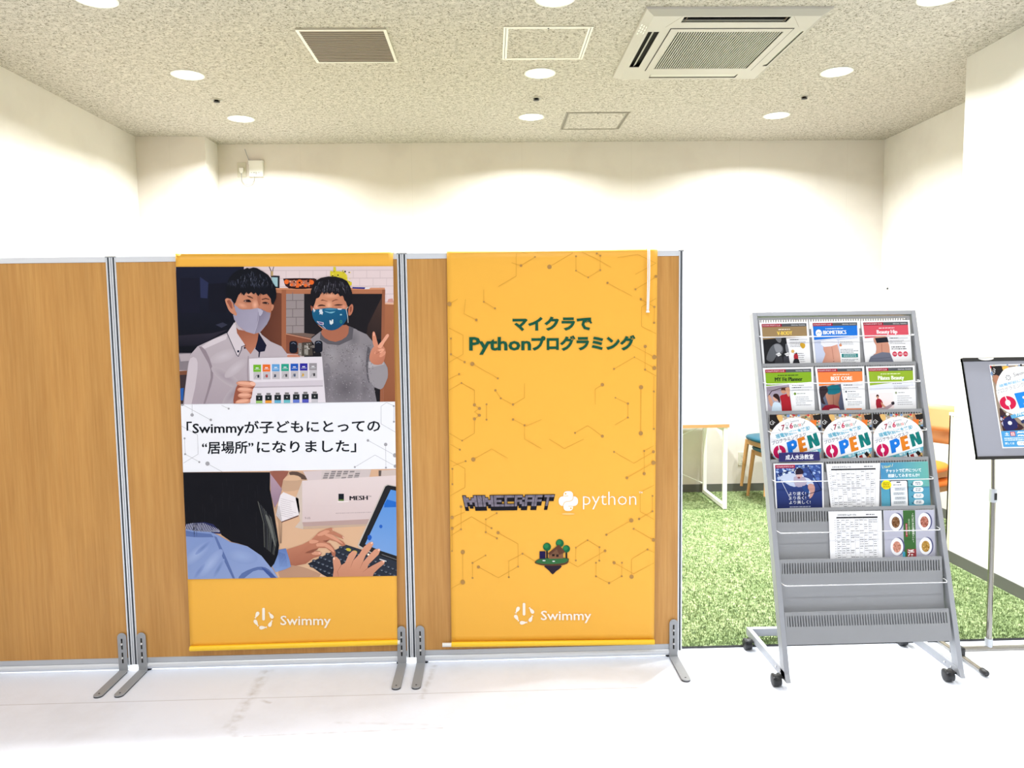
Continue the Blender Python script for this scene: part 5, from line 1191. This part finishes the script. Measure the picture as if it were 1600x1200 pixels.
def body_text(u, x0, y0, x1, seed, mark=None):
    u.rect(x0, y0, x1, y0+3.4, (212, 213, 218), 1); u.smalltext(x0+2, y0+0.8, x0+20, 1, 2, (60, 60, 66), 1.8, 2, seed, 0)
    u.smalltext(x0+1, y0+7, x1-1, 4, 3.6, (150, 150, 156), 1.3, 1, seed, 0.4)
    if mark: u.ell(x0+6, y0+27, 3.4, 4, mark, 2, 12); u.smalltext(x0+12, y0+25.5, x1-10, 1, 3, (130, 120, 110), 1.6, 1, seed, 0.2)
    u.smalltext(x0+8, y0+35, x1-2, 5, 5, (120, 122, 130), 1.3, 1, seed+3, 0.35)
t, a = flyer(0, Q['A'], 0.006, 'flyer', 'flyer headed V-BODY on a tan band with a dark photo of a shoulder', 'flyer', g_); u = UArt(a, Q['A'])
club_header(u, (156, 130, 92), (42, 38), 'V-BODY', (240, 206, 92), 34, 31, '', (250, 240, 220))
u.poly([(4, 42), (52, 38), (58, 130), (4, 130)], (34, 34, 38), 2)
u.poly([(8, 90), (16, 66), (26, 54), (36, 52), (44, 62), (42, 76), (30, 82), (20, 96)], (96, 98, 104), 3, 3); u.poly([(26, 56), (36, 54), (42, 62), (40, 72), (30, 74)], (140, 142, 148), 4, 3); u.poly([(50, 54), (54, 56), (56, 76), (50, 72)], (120, 122, 128), 4, 2); u.poly([(30, 38), (42, 38), (40, 50), (34, 48)], (112, 112, 116), 3, 2)
for x in (28, 46): u.poly([(x, 78), (x+8, 74), (x+12, 80), (x+5, 84)], (230, 230, 232), 5); u.line([(x+1, 80), (x+11, 78)], 0.8, (70, 70, 74), 6)
u.poly([(28, 86), (40, 84), (44, 130), (22, 130)], (58, 58, 64), 4, 2); u.poly([(44, 86), (54, 84), (58, 130), (44, 130)], (62, 62, 70), 4, 2)
body_text(u, 58, 42, 96, 1); u.poly([(82, 52), (90, 54), (90, 62), (85, 66), (80, 58)], (204, 160, 50), 3, 2); u.ell(64, 72, 3.2, 4, (214, 174, 96), 3, 12)
u.ell(71, 77, 1.6, 2, (40, 30, 30), 4, 8); u.poly([(66, 80), (73, 78), (74, 92), (66, 92)], (176, 44, 56), 3, 2); u.poly([(65, 92), (75, 92), (76, 112), (62, 112)], (40, 40, 46), 4, 2)
a.build('printed_face', t)
t, a = flyer(0, Q['B'], 0.006, 'flyer', 'flyer headed BIOMETRICS on a blue band with a photo of a waist', 'flyer', g_); u = UArt(a, Q['B'])
club_header(u, (32, 116, 214), (45, 37), 'BIOMETRICS', (244, 248, 252), 24, 48, '', (200, 224, 248))
u.ell(15, 28, 6.6, 8.4, (246, 248, 252), 3, 20); u.line([(11, 30), (14, 26), (17, 29), (20, 25)], 0.8, (90, 130, 170), 4)
u.poly([(4, 47), (96, 38), (96, 50), (4, 130)], (206, 212, 232), 1); u.poly([(4, 47), (50, 44), (56, 130), (4, 130)], (196, 204, 228), 2)
u.poly([(22, 60), (52, 55), (56, 130), (10, 130), (22, 88), (25, 78)], (206, 148, 128), 3, 2, grad=((24, 80), (54, 90), (222, 168, 148))); u.line([(40, 62), (42, 92)], 1.2, (184, 122, 104), 4); u.ell(42, 97, 1, 1.5, (140, 84, 70), 4, 8)
u.poly([(18, 48), (50, 44), (53, 56), (24, 62)], (232, 232, 240), 4, 2); u.poly([(56, 46), (97, 42), (100, 130), (58, 130)], (240, 241, 244), 4)
u.smalltext(58, 50, 94, 3, 3, (150, 152, 158), 1.3, 5, 3); u.ell(59, 58, 3, 3.6, (210, 130, 84), 5, 12); u.smalltext(58, 68, 96, 3, 3.5, (110, 112, 120), 1.5, 5, 4); u.rect(60, 79, 95, 88, (26, 124, 124), 5); u.smalltext(64, 81, 92, 2, 3.4, (220, 240, 240), 1.4, 6, 5, 0.1); u.smalltext(60, 92, 96, 3, 3.5, (110, 112, 120), 1.4, 5, 9)
a.build('printed_face', t)
t, a = flyer(0, Q['C'], 0.006, 'flyer', 'flyer headed Beauty Hip on a pink band with three red circles', 'flyer', g_); u = UArt(a, Q['C'])
club_header(u, (216, 84, 100), (42, 35), 'Beauty Hip', (250, 240, 242), 30, 42, '', (250, 214, 220))
u.poly([(22, 42), (50, 40), (56, 130), (6, 130), (14, 88), (24, 78), (26, 60)], (204, 146, 124), 2, 2); u.poly([(25, 42), (51, 40), (53, 52), (28, 54)], (34, 36, 46), 3); u.line([(38, 56), (37, 78)], 1.4, (172, 112, 94), 3)
u.poly([(20, 82), (54, 78), (58, 130), (6, 130), (8, 96)], (112, 116, 134), 4, 2); u.line([(12, 92), (54, 89)], 0.9, (84, 88, 106), 5)
body_text(u, 54, 41, 94, 4); u.rect(54, 58, 96, 100, (242, 242, 245), 3); u.smalltext(58, 63, 92, 2, 4.6, (50, 46, 50), 2.2, 4, 6, 0.15)
for k in range(3): u.ell(64+k*11.4, 81, 5.1, 6.2, (206, 44, 74), 4, 18); u.smalltext(61+k*11.4, 79, 67.5+k*11.4, 2, 2.6, (250, 220, 226), 1.2, 5, k, 0)
a.build('printed_face', t)
t, a = flyer(1, Q['D'], 0.006, 'flyer', 'flyer headed MY Fit Planner on a green band with a photo of two people stretching', 'flyer', g_); u = UArt(a, Q['D'])
club_header(u, (132, 172, 40), (42, 34), 'MY Fit Planner', (28, 44, 26), 22, 55, '', (50, 80, 30))
u.poly([(4, 44), (50, 40), (54, 120), (4, 120)], (150, 136, 150), 2, 0, grad=((10, 44), (20, 100), (196, 190, 204)))
u.line([(6, 66), (14, 54), (34, 47), (50, 46)], 1.6, (60, 40, 44), 3)
u.ell(21, 70, 5.5, 7, (214, 164, 140), 4, 14); u.poly([(16, 66), (20, 60), (27, 62), (30, 74), (28, 82), (25, 74)], (50, 30, 30), 5, 2); u.poly([(14, 84), (24, 80), (32, 88), (32, 125), (10, 125)], (206, 224, 240), 5, 2)
u.ell(38, 54, 5, 6.5, (196, 140, 112), 4, 14); u.poly([(33, 52), (36, 46), (43, 48), (44, 56), (40, 52)], (72, 44, 34), 5, 2); u.poly([(30, 66), (40, 62), (50, 66), (52, 125), (34, 125), (32, 80)], (168, 34, 46), 5, 2); u.poly([(42, 48), (50, 46), (51, 56), (48, 68), (44, 60)], (206, 154, 126), 5, 2)
u.poly([(6, 66), (10, 64), (15, 80), (12, 90), (8, 84)], (206, 154, 130), 5, 2)
u.poly([(52, 40), (96, 36), (97, 44), (52, 46)], (242, 242, 244), 2); u.smalltext(56, 41, 80, 1, 2, (90, 90, 96), 1.6, 3, 1, 0); body_text(u, 54, 45, 96, 7); u.rect(56, 53, 97, 100, (240, 241, 244), 3)
u.ell(61, 61, 2.6, 3.2, (106, 140, 44), 4, 12); u.smalltext(65, 60, 82, 1, 2, (100, 110, 90), 1.4, 4, 2, 0)
for k in range(5): u.smalltext(62, 68+k*4.6, 96, 1, 2, (110, 112, 118), 1.3, 4, k, 0.45)
a.build('printed_face', t)
t, a = flyer(1, Q['E'], 0.006, 'flyer', 'flyer headed BEST CORE on an orange band with a photo of a bare midriff', 'flyer', g_); u = UArt(a, Q['E'])
club_header(u, (240, 132, 70), (44, 34), 'BEST CORE', (252, 244, 236), 30, 44, '', (252, 222, 200))
u.poly([(4, 45), (50, 40), (56, 125), (4, 125)], (104, 112, 134), 2, 0, grad=((6, 60), (50, 80), (66, 70, 92)))
u.poly([(20, 44), (44, 42), (48, 62), (42, 84), (44, 125), (14, 125), (20, 88), (16, 70)], (186, 132, 108), 3, 2, grad=((20, 70), (46, 80), (140, 92, 76))); u.poly([(20, 46), (44, 42), (47, 60), (22, 64)], (22, 106, 122), 4, 2)
u.poly([(4, 48), (18, 44), (22, 56), (10, 72), (14, 86), (6, 84), (4, 70)], (52, 40, 46), 4, 2); u.line([(32, 66), (31, 92)], 1.2, (120, 76, 62), 4); u.poly([(6, 96), (20, 88), (42, 92), (46, 125), (4, 125)], (140, 28, 48), 5, 2); u.poly([(22, 98), (40, 96), (42, 102), (22, 104)], (236, 214, 220), 6, 2)
body_text(u, 54, 41, 96, 12); u.rect(56, 50, 97, 100, (240, 241, 244), 3)
for y in (58, 76): u.ell(60, y, 2, 2.4, (90, 96, 104), 4, 10); u.smalltext(64, y-1, 80, 1, 2, (90, 92, 98), 1.6, 4, y, 0); u.smalltext(62, y+5, 94, 3, 3.6, (130, 132, 138), 1.3, 4, y+1)
u.rect(58, 97, 92, 104, (232, 140, 100), 4); a.build('printed_face', t)
t, a = flyer(1, Q['F'], 0.006, 'flyer', 'flyer headed Pilates Beauty on a green band with a figure in red doing stretches', 'flyer', g_); u = UArt(a, Q['F'])
club_header(u, (146, 176, 48), (44, 33), 'Pilates Beauty', (248, 250, 236), 22, 54, '', (224, 236, 180))
u.poly([(4, 46), (96, 36), (96, 46), (4, 56)], (226, 228, 240), 2); u.rect(2, 62, 52, 98, (244, 228, 228), 2)
u.ell(18, 69, 3, 4, (70, 40, 36), 4, 12); u.ell(18, 72, 2.4, 3, (206, 150, 124), 5, 10); u.poly([(14, 78), (22, 75), (28, 84), (24, 98), (14, 98)], (156, 28, 46), 4, 2); u.poly([(24, 82), (32, 92), (38, 94), (34, 97), (26, 92)], (206, 150, 124), 5, 2)
u.poly([(16, 96), (30, 96), (48, 86), (52, 88), (34, 102), (14, 104)], (172, 150, 158), 5, 2); u.poly([(46, 84), (52, 82), (53, 88), (48, 90)], (50, 44, 50), 6, 2)
u.smalltext(52, 40, 72, 1, 2, (110, 112, 116), 1.5, 3, 5, 0); u.smalltext(54, 46, 90, 3, 3.2, (160, 162, 166), 1.2, 3, 6)
u.ell(58, 62, 2.2, 2.8, (150, 160, 130), 4, 12); u.smalltext(63, 61, 76, 1, 2, (120, 124, 120), 1.4, 4, 2, 0)
for k in range(5): u.smalltext(60, 69+k*4.8, 94, 1, 2, (150, 152, 156), 1.2, 4, k+9, 0.45)
a.build('printed_face', t)

def open_flyer(u, full=False):
    # the school's opening flyer: busy photo border, white disc, tilted lettering
    rg2 = random.Random(11)
    u.rect(0, 0, 100, 130, (176, 160, 140), 1)
    for k in range(150):
        x, y = rg2.uniform(0, 100), rg2.uniform(0, 20) if k < 95 else rg2.uniform(20, 118)
        if k >= 95: x = rg2.choice([rg2.uniform(0, 16), rg2.uniform(86, 100)])
        r = rg2.uniform(2, 6); aa = rg2.uniform(0, 1.5); dx, dy = math.cos(aa)*r, math.sin(aa)*r
        u.poly([(x-dx, y-dy), (x+dy, y-dx), (x+dx, y+dy), (x-dy, y+dx)], rg2.choice([(200, 60, 60), (60, 110, 80), (226, 206, 180), (40, 38, 40), (150, 120, 90), (120, 150, 190), (228, 190, 110), (214, 214, 210), (190, 130, 90)]), 2)
    u.poly([(0, 0), (14, 0), (20, 14), (14, 28), (8, 36), (0, 30)], (34, 30, 30), 3); u.poly([(14, 2), (24, 1), (26, 12), (20, 16)], (220, 178, 110), 3, 2); u.text('GI', 5, 24, 9, (220, 220, 220), 4, h=12, rot=-50)
    u.poly([(84, 3), (100, 0), (100, 12), (88, 16)], (40, 36, 34), 3); u.poly([(80, 14), (92, 13), (90, 34), (76, 28)], (226, 116, 44), 3)
    u.ell(50, 62, 52, 55, (240, 240, 244), 5, 40)
    u.text('Swimmy', 41, 18.5, 17, (130, 130, 134), 7, h=7, rot=-12); 
    for k in range(7): aa = math.radians(-60+k*50); u.ell(34+3*math.cos(aa), 21+3.4*math.sin(aa), 1.2, 0.8, (150, 150, 154), 7, 7)
    r_ = -14
    u.line([(17, 32), (21, 37)], 1, (40, 60, 70), 7); u.line([(66, 22), (69, 15)], 1, (40, 60, 70), 7)
    u.text('7', 23, 35, 7, (150, 24, 50), 7, h=16, bold=0.03, rot=r_, shear=.2); u.text('月', 31, 33, 5.4, (30, 90, 70), 7, bold=0.03, rot=r_); u.text('6', 39, 31.5, 7, (190, 40, 80), 7, h=16, bold=0.03, rot=r_, shear=.2)
    u.text('日(', 48, 28.6, 8.6, (40, 110, 80), 7, h=7.4, bold=0.03, rot=r_); u.text('日', 57, 26.5, 4.6, (214, 90, 50), 7, bold=0.03, rot=r_); u.text(')', 63, 25, 2.2, (40, 110, 80), 7, h=7.4, bold=0.02, rot=r_)
    u.text('福電駅前に本格的', 12, 53, 70, (104, 172, 196), 7, h=10.4, bold=0.03, rot=-15.6)
    u.text('プログラミングスク', 4, 66.5, 70, (96, 110, 124), 7, h=9, bold=0.012, rot=-15.6); u.text('ール', 81, 38, 9, (130, 180, 200), 7, rot=-15)
    # O P E N
    u.ell(18, 83, 12.5, 15, (196, 22, 86), 8, 30); u.ell(18, 83, 4, 5.6, (240, 240, 244), 9, 18); u.line([(15.5, 66), (18, 80)], 1.6, (240, 240, 244), 9); u.line([(18, 86), (20, 100)], 1.6, (240, 240, 244), 9)
    u.poly([(32, 62), (46, 56), (52, 60), (53, 70), (49, 76), (44, 79), (45, 88), (36, 91)], (28, 118, 214), 8); u.ell(44, 67.5, 2.2, 2.8, (240, 240, 244), 9, 12)
    u.poly([(53, 54), (67, 49), (69, 56), (62, 59), (63, 64), (69, 62), (70, 69), (64, 71), (65, 76), (72, 74), (73, 81), (58, 86)], (222, 128, 36), 8)
    u.poly([(72, 48), (80, 46), (87, 58), (84, 44), (91, 41), (98, 66), (97, 70), (90, 72), (82, 60), (85, 74), (78, 77)], (20, 120, 116), 8)
    if not full:
        u.poly([(8, 104), (100, 76), (100, 85), (8, 113)], (104, 176, 196), 8); u.text('地域唯一の学習空間', 52, 97, 44, (236, 246, 248), 9, h=6.5, bold=0.03, rot=-16)
        for k, c in enumerate([(30, 30, 40), (150, 60, 150), (214, 100, 60), (44, 150, 150)]): u.poly([(18+k*7, 104-k*2.2), (23+k*7, 102.6-k*2.2), (24+k*7, 109-k*2.2), (19+k*7, 110.4-k*2.2)], c, 10)
        u.text('MESH', 56, 101, 9, (50, 50, 54), 9, h=4, rot=-4); u.poly([(66, 90), (69, 89), (72, 102), (68, 103)], (30, 28, 30), 9); u.poly([(73, 95), (80, 92), (82, 101), (75, 103)], (150, 40, 40), 9); u.poly([(84, 90), (89, 85), (95, 91), (90, 98)], (34, 28, 28), 9)
        u.poly([(0, 84), (5, 94), (14, 103), (14, 118), (0, 118)], (60, 50, 46), 6)
places = ['left of the three, behind the navy name plate', 'middle of the three, above the timetable sheets', 'right of the three, above the blue chat leaflet']
for k, nm in enumerate('GHI'):
    t, a = flyer(2, Q[nm], 0.005, 'flyer', 'OPEN flyer with coloured letters, %s' % places[k], 'flyer', 'programming school opening flyers'); u = UArt(a, Q[nm]); open_flyer(u); a.build('printed_face', t)
# swimmer flyer
t, a = flyer(3, Q['J'], 0.006, 'flyer', 'dark blue flyer with an underwater swimmer under the navy name plate', 'flyer', None); u = UArt(a, Q['J'])
u.rect(3, 3, 97, 130, (54, 76, 140), 1, grad=((50, 10), (50, 74), (30, 32, 78))); u.rect(3, 3, 43, 10.5, (158, 40, 72), 6); u.text('KONAMI SPORTS CLUB', 6, 8.6, 34, (240, 214, 222), 7, h=4.4)
u.specks(5, 6, 95, 40, 70, [(120, 150, 206), (90, 116, 180), (170, 190, 226), (60, 84, 150)], 1.5, 4.5, 2, 3); u.specks(18, 12, 60, 34, 40, [(200, 214, 238), (226, 234, 246), (150, 176, 220)], 1.5, 5, 3, 6)
u.poly([(10, 30), (30, 22), (46, 24), (56, 30), (70, 34), (80, 46), (78, 60), (72, 72), (68, 74), (70, 62), (70, 50), (58, 46), (40, 52), (24, 44)], (190, 200, 222), 4, 2); u.poly([(40, 30), (60, 30), (66, 44), (56, 52), (42, 50)], (170, 160, 180), 5, 2)
u.ell(51, 24, 7, 9, (206, 170, 168), 6, 16); u.poly([(43, 20), (47, 12), (56, 12), (60, 20), (56, 24), (46, 24)], (40, 30, 46), 7, 2); u.line([(44, 24), (58, 23)], 2.2, (40, 36, 60), 8); u.ell(50, 32, 3, 2, (120, 60, 70), 7, 10)
u.poly([(70, 46), (80, 48), (82, 60), (76, 74), (70, 78), (72, 64), (68, 56)], (196, 150, 140), 6, 2); u.poly([(56, 50), (66, 54), (70, 66), (60, 62)], (40, 70, 130), 6, 2)
u.line([(8, 24), (68, 6), (96, 60), (50, 74)], 1.3, (22, 26, 56), 9); u.line([(8, 24), (30, 76)], 0.9, (210, 214, 230), 9)
for k, s_ in enumerate(('より速く!', 'より長く!', 'より美しく!')): u.text(s_, 28, 70+k*9.6, (35, 35, 44)[k], (236, 238, 244), 10, h=8.6)
u.smalltext(29, 95, 72, 1, 2, (180, 184, 210), 1.8, 10, 4, 0); a.build('printed_face', t)
# timetable sheets
def timetable(u, seed, x0=8, title='スタジオスケジュール'):
    rg2 = random.Random(seed); u.text(title, x0+2, 9, 36, (50, 50, 56), 2, h=4.4, bold=0.02); u.smalltext(70, 6, 86, 1, 3, (90, 90, 96), 2.2, 2, 3, 0)
    u.rect(x0, 11.5, 92, 14.5, (34, 34, 38), 2)
    nc, nr = 9, 12; cw = (92-x0)/nc
    for c in range(nc+1): u.line([(x0+c*cw, 14), (x0+c*cw, 118)], 0.35, (190, 190, 196), 1)
    for r in range(22):
        for c in range(nc):
            if rg2.random() < 0.62:
                y = 18+r*4.6; x = x0+c*cw+0.8; u.smalltext(x, y, x+cw-1.4, 1, 2, (92, 94, 102), 1.15, 2, seed+r*31+c, 0.5)
                if rg2.random() < 0.25: u.line([(x0+c*cw, y-1), (x0+(c+1)*cw, y-1)], 0.3, (170, 170, 178), 1)
    u.smalltext(x0-4, 18, x0-2.4, 20, 5, (120, 120, 126), 1, 2, seed, 0)
t, a = flyer(3, Q['K'], 0.008, 'timetable_sheet', 'white timetable sheets in the fourth tier, above another timetable', 'timetable sheet', 'timetable sheets in the rack', 0.004); u = UArt(a, Q['K']); timetable(u, 5); a.build('printed_face', t)
qd = [(1291.2, 730), (1301, 730), (1303, 794), (1296.5, 794)]
t, a = flyer(3, qd, 0.0012, 'leaflet', 'dark leaflet mostly hidden behind the left edge of the white timetable sheets', 'leaflet', None, 0.0008); u = UArt(a, qd); u.rect(0, 0, 100, 120, (30, 30, 32), 1); u.smalltext(10, 12, 90, 10, 9, (150, 150, 154), 2.5, 2, 4); a.build('printed_face', t)
t, a = flyer(4, Q['M'], 0.008, 'timetable_sheet', 'white timetable sheets in the fifth tier, beside the food booklet', 'timetable sheet', 'timetable sheets in the rack', 0.006); u = UArt(a, Q['M']); timetable(u, 9, 14, 'スタジオタイムテーブル'); a.build('printed_face', t)
# chat leaflet
t, a = flyer(3, Q['L'], 0.006, 'leaflet', 'blue-green leaflet about chat advice with a drawn phone and white bubbles', 'leaflet', None); u = UArt(a, Q['L'])
u.rect(0, 0, 100, 130, (72, 140, 186), 1, grad=((10, 20), (90, 10), (110, 180, 170)))
u.poly([(0, 60), (100, 56), (100, 130), (0, 130)], (84, 156, 184), 2, 0, grad=((50, 60), (50, 110), (96, 168, 190)))
u.text('New!', 8, 13, 14, (236, 232, 140), 3, h=9, rot=-10); u.line([(3, 6), (5, 13)], 0.8, (236, 232, 200), 3); u.line([(26, 3), (24, 10)], 0.8, (236, 232, 200), 3)
u.text('チャットで健康について', 11, 22, 74, (246, 250, 252), 3, h=8.6, bold=0.02); u.text('相談してみませんか?', 15, 33, 66, (246, 250, 252), 3, h=8.6, bold=0.02)
u.rrect(18, 40, 56, 130, 4, (34, 40, 50), 4); u.rrect(19.5, 42, 54, 128, 3, (242, 244, 248), 5); u.rect(32, 43.5, 40, 46, (34, 40, 50), 6); u.smalltext(25, 50, 42, 1, 2, (90, 94, 100), 1.8, 6, 1, 0)
for k, (x, w) in enumerate(((27, 24), (24, 25), (27, 24), (24, 26), (24, 20))): u.rrect(x, 57+k*10, x+w, 64+k*10, 2, (214, 220, 226), 6); u.smalltext(x+2, 58.5+k*10, x+w-2, 2, 2.7, (110, 116, 124), 1.3, 7, k, 0.1)
u.ell(11, 50, 10.5, 10.5, (246, 224, 34), 7, 22); u.smalltext(4, 45, 18, 3, 4, (130, 110, 20), 2, 8, 3, 0.1)
for k in range(4): u.rrect(66, 43+k*14, 87, 54+k*14, 5, (246, 248, 250), 4); u.smalltext(71, 46+k*14, 82, 2, 3.4, (90, 110, 130), 1.7, 5, k, 0); u.line([(62, 49+k*14), (64, 52+k*14), (67, 45+k*14)], 1, (20, 60, 90), 5)
a.build('printed_face', t)
# food booklet
t, a = flyer(4, Q['N'], 0.006, 'booklet', 'grey booklet with four plates of food and a green centre strip', 'booklet', None, 0.005); u = UArt(a, Q['N'])
u.rect(0, 0, 100, 130, (186, 186, 202), 1, grad=((50, 10), (50, 100), (172, 172, 186))); u.rect(38, 0, 62, 130, (62, 104, 56), 2)
for k, (x, y, c) in enumerate(((23, 24, (120, 84, 56)), (80, 24, (168, 104, 88)), (24, 76, (196, 136, 116)), (81, 76, (176, 136, 66)))):
    u.ell(x+3, y, 12.5, 19, (92, 92, 128), 2, 26); u.ell(x, y+0.5, 12.5, 18.5, (240, 240, 246), 3, 26); u.ell(x, y+1, 8.2, 12, c, 4, 20)
    rg2 = random.Random(k)
    for q in range(34):
        aa = rg2.uniform(0, 6.28); rr = rg2.random()**.5; v = rg2.randint(-46, 46); u.ell(x+7.4*rr*math.cos(aa), y+1+11*rr*math.sin(aa), 1.3, 1.6, tuple(max(0, min(255, h+v)) for h in c), 5, 6)
u.text('一人ではじめる健康管理メニュー', 55.2, 6, 62, (234, 240, 226), 5, h=5.2, bold=0.01, rot=90)
u.text('食事 腸活と健康な毎日に', 48, 18, 34, (190, 206, 176), 5, h=3.6, rot=90); u.rect(42, 28, 46, 56, (150, 54, 60), 5); u.smalltext(43, 30, 45, 8, 3, (240, 220, 220), 1.2, 6, 1, 0)
u.rect(44, 82, 62, 130, (150, 60, 64), 5); u.text('活', 45, 96, 13, (244, 240, 238), 6, h=15, bold=0.03, rot=0); u.rect(35, 88, 40, 104, (70, 160, 190), 5)
a.build('printed_face', t)
# navy name plate clipped to the lip of the fourth tier
q = [(1216.5, 707.5), (1280, 705.6), (1281.3, 719.6), (1217, 722)]
def plate_px(px_, py_, lv=0.0):
    o = rk(0, 0.9, 0.004); r = CR*((px_-800)/FPX) - CU*((py_-600)/FPX) + CF
    tt = ((o-CAM).dot(RN))/(r.dot(RN)); return CAM+r*tt+RN*lv
P = [plate_px(*p) for p in q]; t = thing('name_plate', 'navy plate with white Japanese lettering clipped over the rack lip', 'name plate', tuple((P[2]+P[3])/2))
MB().prism(P, RN*0.003).build('plate', M['navy'], t, bevel=0.002)
MB().obox((P[2]+P[3])/2-Vector((0.015, 0, 0)), (0.03, 0, 0), RN*-0.006, RS*0.012).build('clip', M['navy'], t)
a = Art(lambda x, y, lv=0.0: plate_px(x, y, lv+0.0034)); a.text('成人水泳教室', 1227, 718, 43.6, (240, 242, 250), 1, h=8.4, bold=0.012, rot=-1.6); a.build('printed_lettering', t)

# ---------------------------------------------------------------- poster on the display stand
PW = [(1545.6, 570.0), (1627, 567.6), (1651, 698.5), (1566.5, 700.5)]
f = board_px(0.0012); P = [f(*p) for p in PW]
t = thing('poster', 'OPEN poster on the grey display board, cut by the right edge of the picture', 'poster', tuple((P[2]+P[3])/2))
MB().prism(P, -BN*0.0010).build('sheet', M['paper'], t)
a = Art(lambda x, y, lv=0.0: board_px(0.0016)(x, y, lv), PW); u = UArt(a, PW)
u.rect(2, 1.5, 98, 98.5, (150, 134, 118), 1)
u.specks(2, 2, 98, 20, 90, [(200, 60, 60), (60, 110, 80), (226, 206, 180), (40, 38, 40), (150, 120, 90), (120, 150, 190), (228, 190, 110)], 1, 3.4, 2, 2, True)
u.poly([(3, 2), (22, 1.5), (28, 8), (22, 18), (14, 14), (4, 12)], (36, 32, 34), 3); u.text('GI', 7, 12, 7, (220, 220, 224), 4, h=6, rot=-60); u.poly([(24, 3), (36, 2), (34, 8), (26, 8)], (226, 178, 80), 3, 2); u.poly([(4, 13), (16, 14), (10, 24), (5, 22)], (170, 120, 96), 3, 2)
u.poly([(5, 33), (10, 20), (22, 9), (36, 4), (70, 3), (98, 10), (98, 56), (60, 72), (30, 60), (10, 52)], (240, 241, 245), 4, 2)
for k in range(7): aa = math.radians(-60+k*50); u.ell(32+4.2*math.cos(aa), 16+2.6*math.sin(aa), 1.4, 0.8, (120, 120, 126), 6, 7)
u.line([(32, 12.5), (32, 16)], 0.7, (120, 120, 126), 6); u.text('Swimmy', 43, 15.2, 34, (96, 96, 102), 6, h=6.6, rot=-7)
u.text('福電駅前に本格的', 12, 27.2, 70, (120, 180, 226), 6, h=3.6, bold=0.02, rot=-8); u.text('プログラミングスクール', 6, 35, 88, (130, 136, 146), 6, h=6, rot=-9)
u.ell(23.5, 46, 15.5, 8.2, (200, 28, 72), 7, 30); u.ell(23.5, 46, 5, 3.6, (240, 241, 245), 8, 18); u.line([(20, 37), (23, 44)], 1.6, (240, 241, 245), 8); u.line([(24, 48), (27, 55.5)], 1.6, (240, 241, 245), 8)
u.poly([(38, 35), (58, 33), (66, 37), (66, 43), (58, 47), (53, 47), (54, 52), (44, 53)], (32, 132, 222), 7); u.ell(55, 40, 2.6, 1.6, (240, 241, 245), 8, 12)
u.poly([(70, 33), (84, 31), (85, 35), (78, 36.5), (79, 39), (86, 38), (87, 42), (80, 43), (81, 46), (89, 45), (90, 49), (74, 51)], (222, 128, 36), 7)
u.poly([(6, 52), (14, 57), (26, 62), (36, 70), (46, 76), (30, 80), (6, 79)], (62, 40, 44), 5, 2); u.specks(6, 60, 34, 77, 26, [(150, 70, 60), (30, 34, 80), (190, 190, 210), (40, 30, 34), (60, 80, 60)], 1, 3.4, 6, 4, True)
u.poly([(8, 68), (20, 62), (32, 66), (34, 76), (12, 79)], (38, 40, 92), 7, 2); u.ell(21, 70, 4, 2.4, (220, 222, 234), 8, 12); u.ell(19, 59.5, 3, 1.8, (240, 240, 240), 8, 10)
u.poly([(24, 61), (98, 50), (98, 56), (26, 65)], (92, 164, 206), 7); u.text('7月6日(日)', 34, 62.4, 40, (240, 246, 250), 8, h=3.8, bold=0.02, rot=-8)
u.poly([(2, 79.6), (98, 78), (98, 98.5), (2, 98.5)], (78, 156, 212), 7); u.text('土', 8, 84.8, 8, (240, 246, 250), 8, h=4.2, bold=0.03); u.rect(18.5, 80.4, 27.5, 85.8, (186, 36, 60), 8); u.text('日', 20, 84.8, 6, (250, 240, 240), 9, h=4.2, bold=0.03)
u.text('無料体験会', 31, 85.4, 60, (246, 250, 252), 8, h=6, bold=0.05)
u.smalltext(6, 87.6, 44, 2, 2.2, (224, 240, 250), 1.3, 8, 4, 0.1); u.text('詳しくは', 6, 95.4, 17, (240, 246, 250), 8, h=2.9, bold=0.02); u.rrect(28, 92, 92, 97, 2.4, (246, 248, 250), 8); u.text('プログラミング', 33, 95.8, 46, (90, 110, 130), 9, h=3.2)
u.ell(52, 89.6, 5, 2.2, (240, 240, 236), 8, 14); u.poly([(42, 68), (50, 66), (52, 70), (44, 71)], (40, 50, 90), 8, 2); u.poly([(47, 70), (53, 69), (52, 73)], (226, 206, 90), 8, 2)
a.build('printed_face', t)
# folded white paper on the very edge is left to the poster; cleanup of helper keys
for o in bpy.data.objects:
    if '_o' in o: del o['_o']
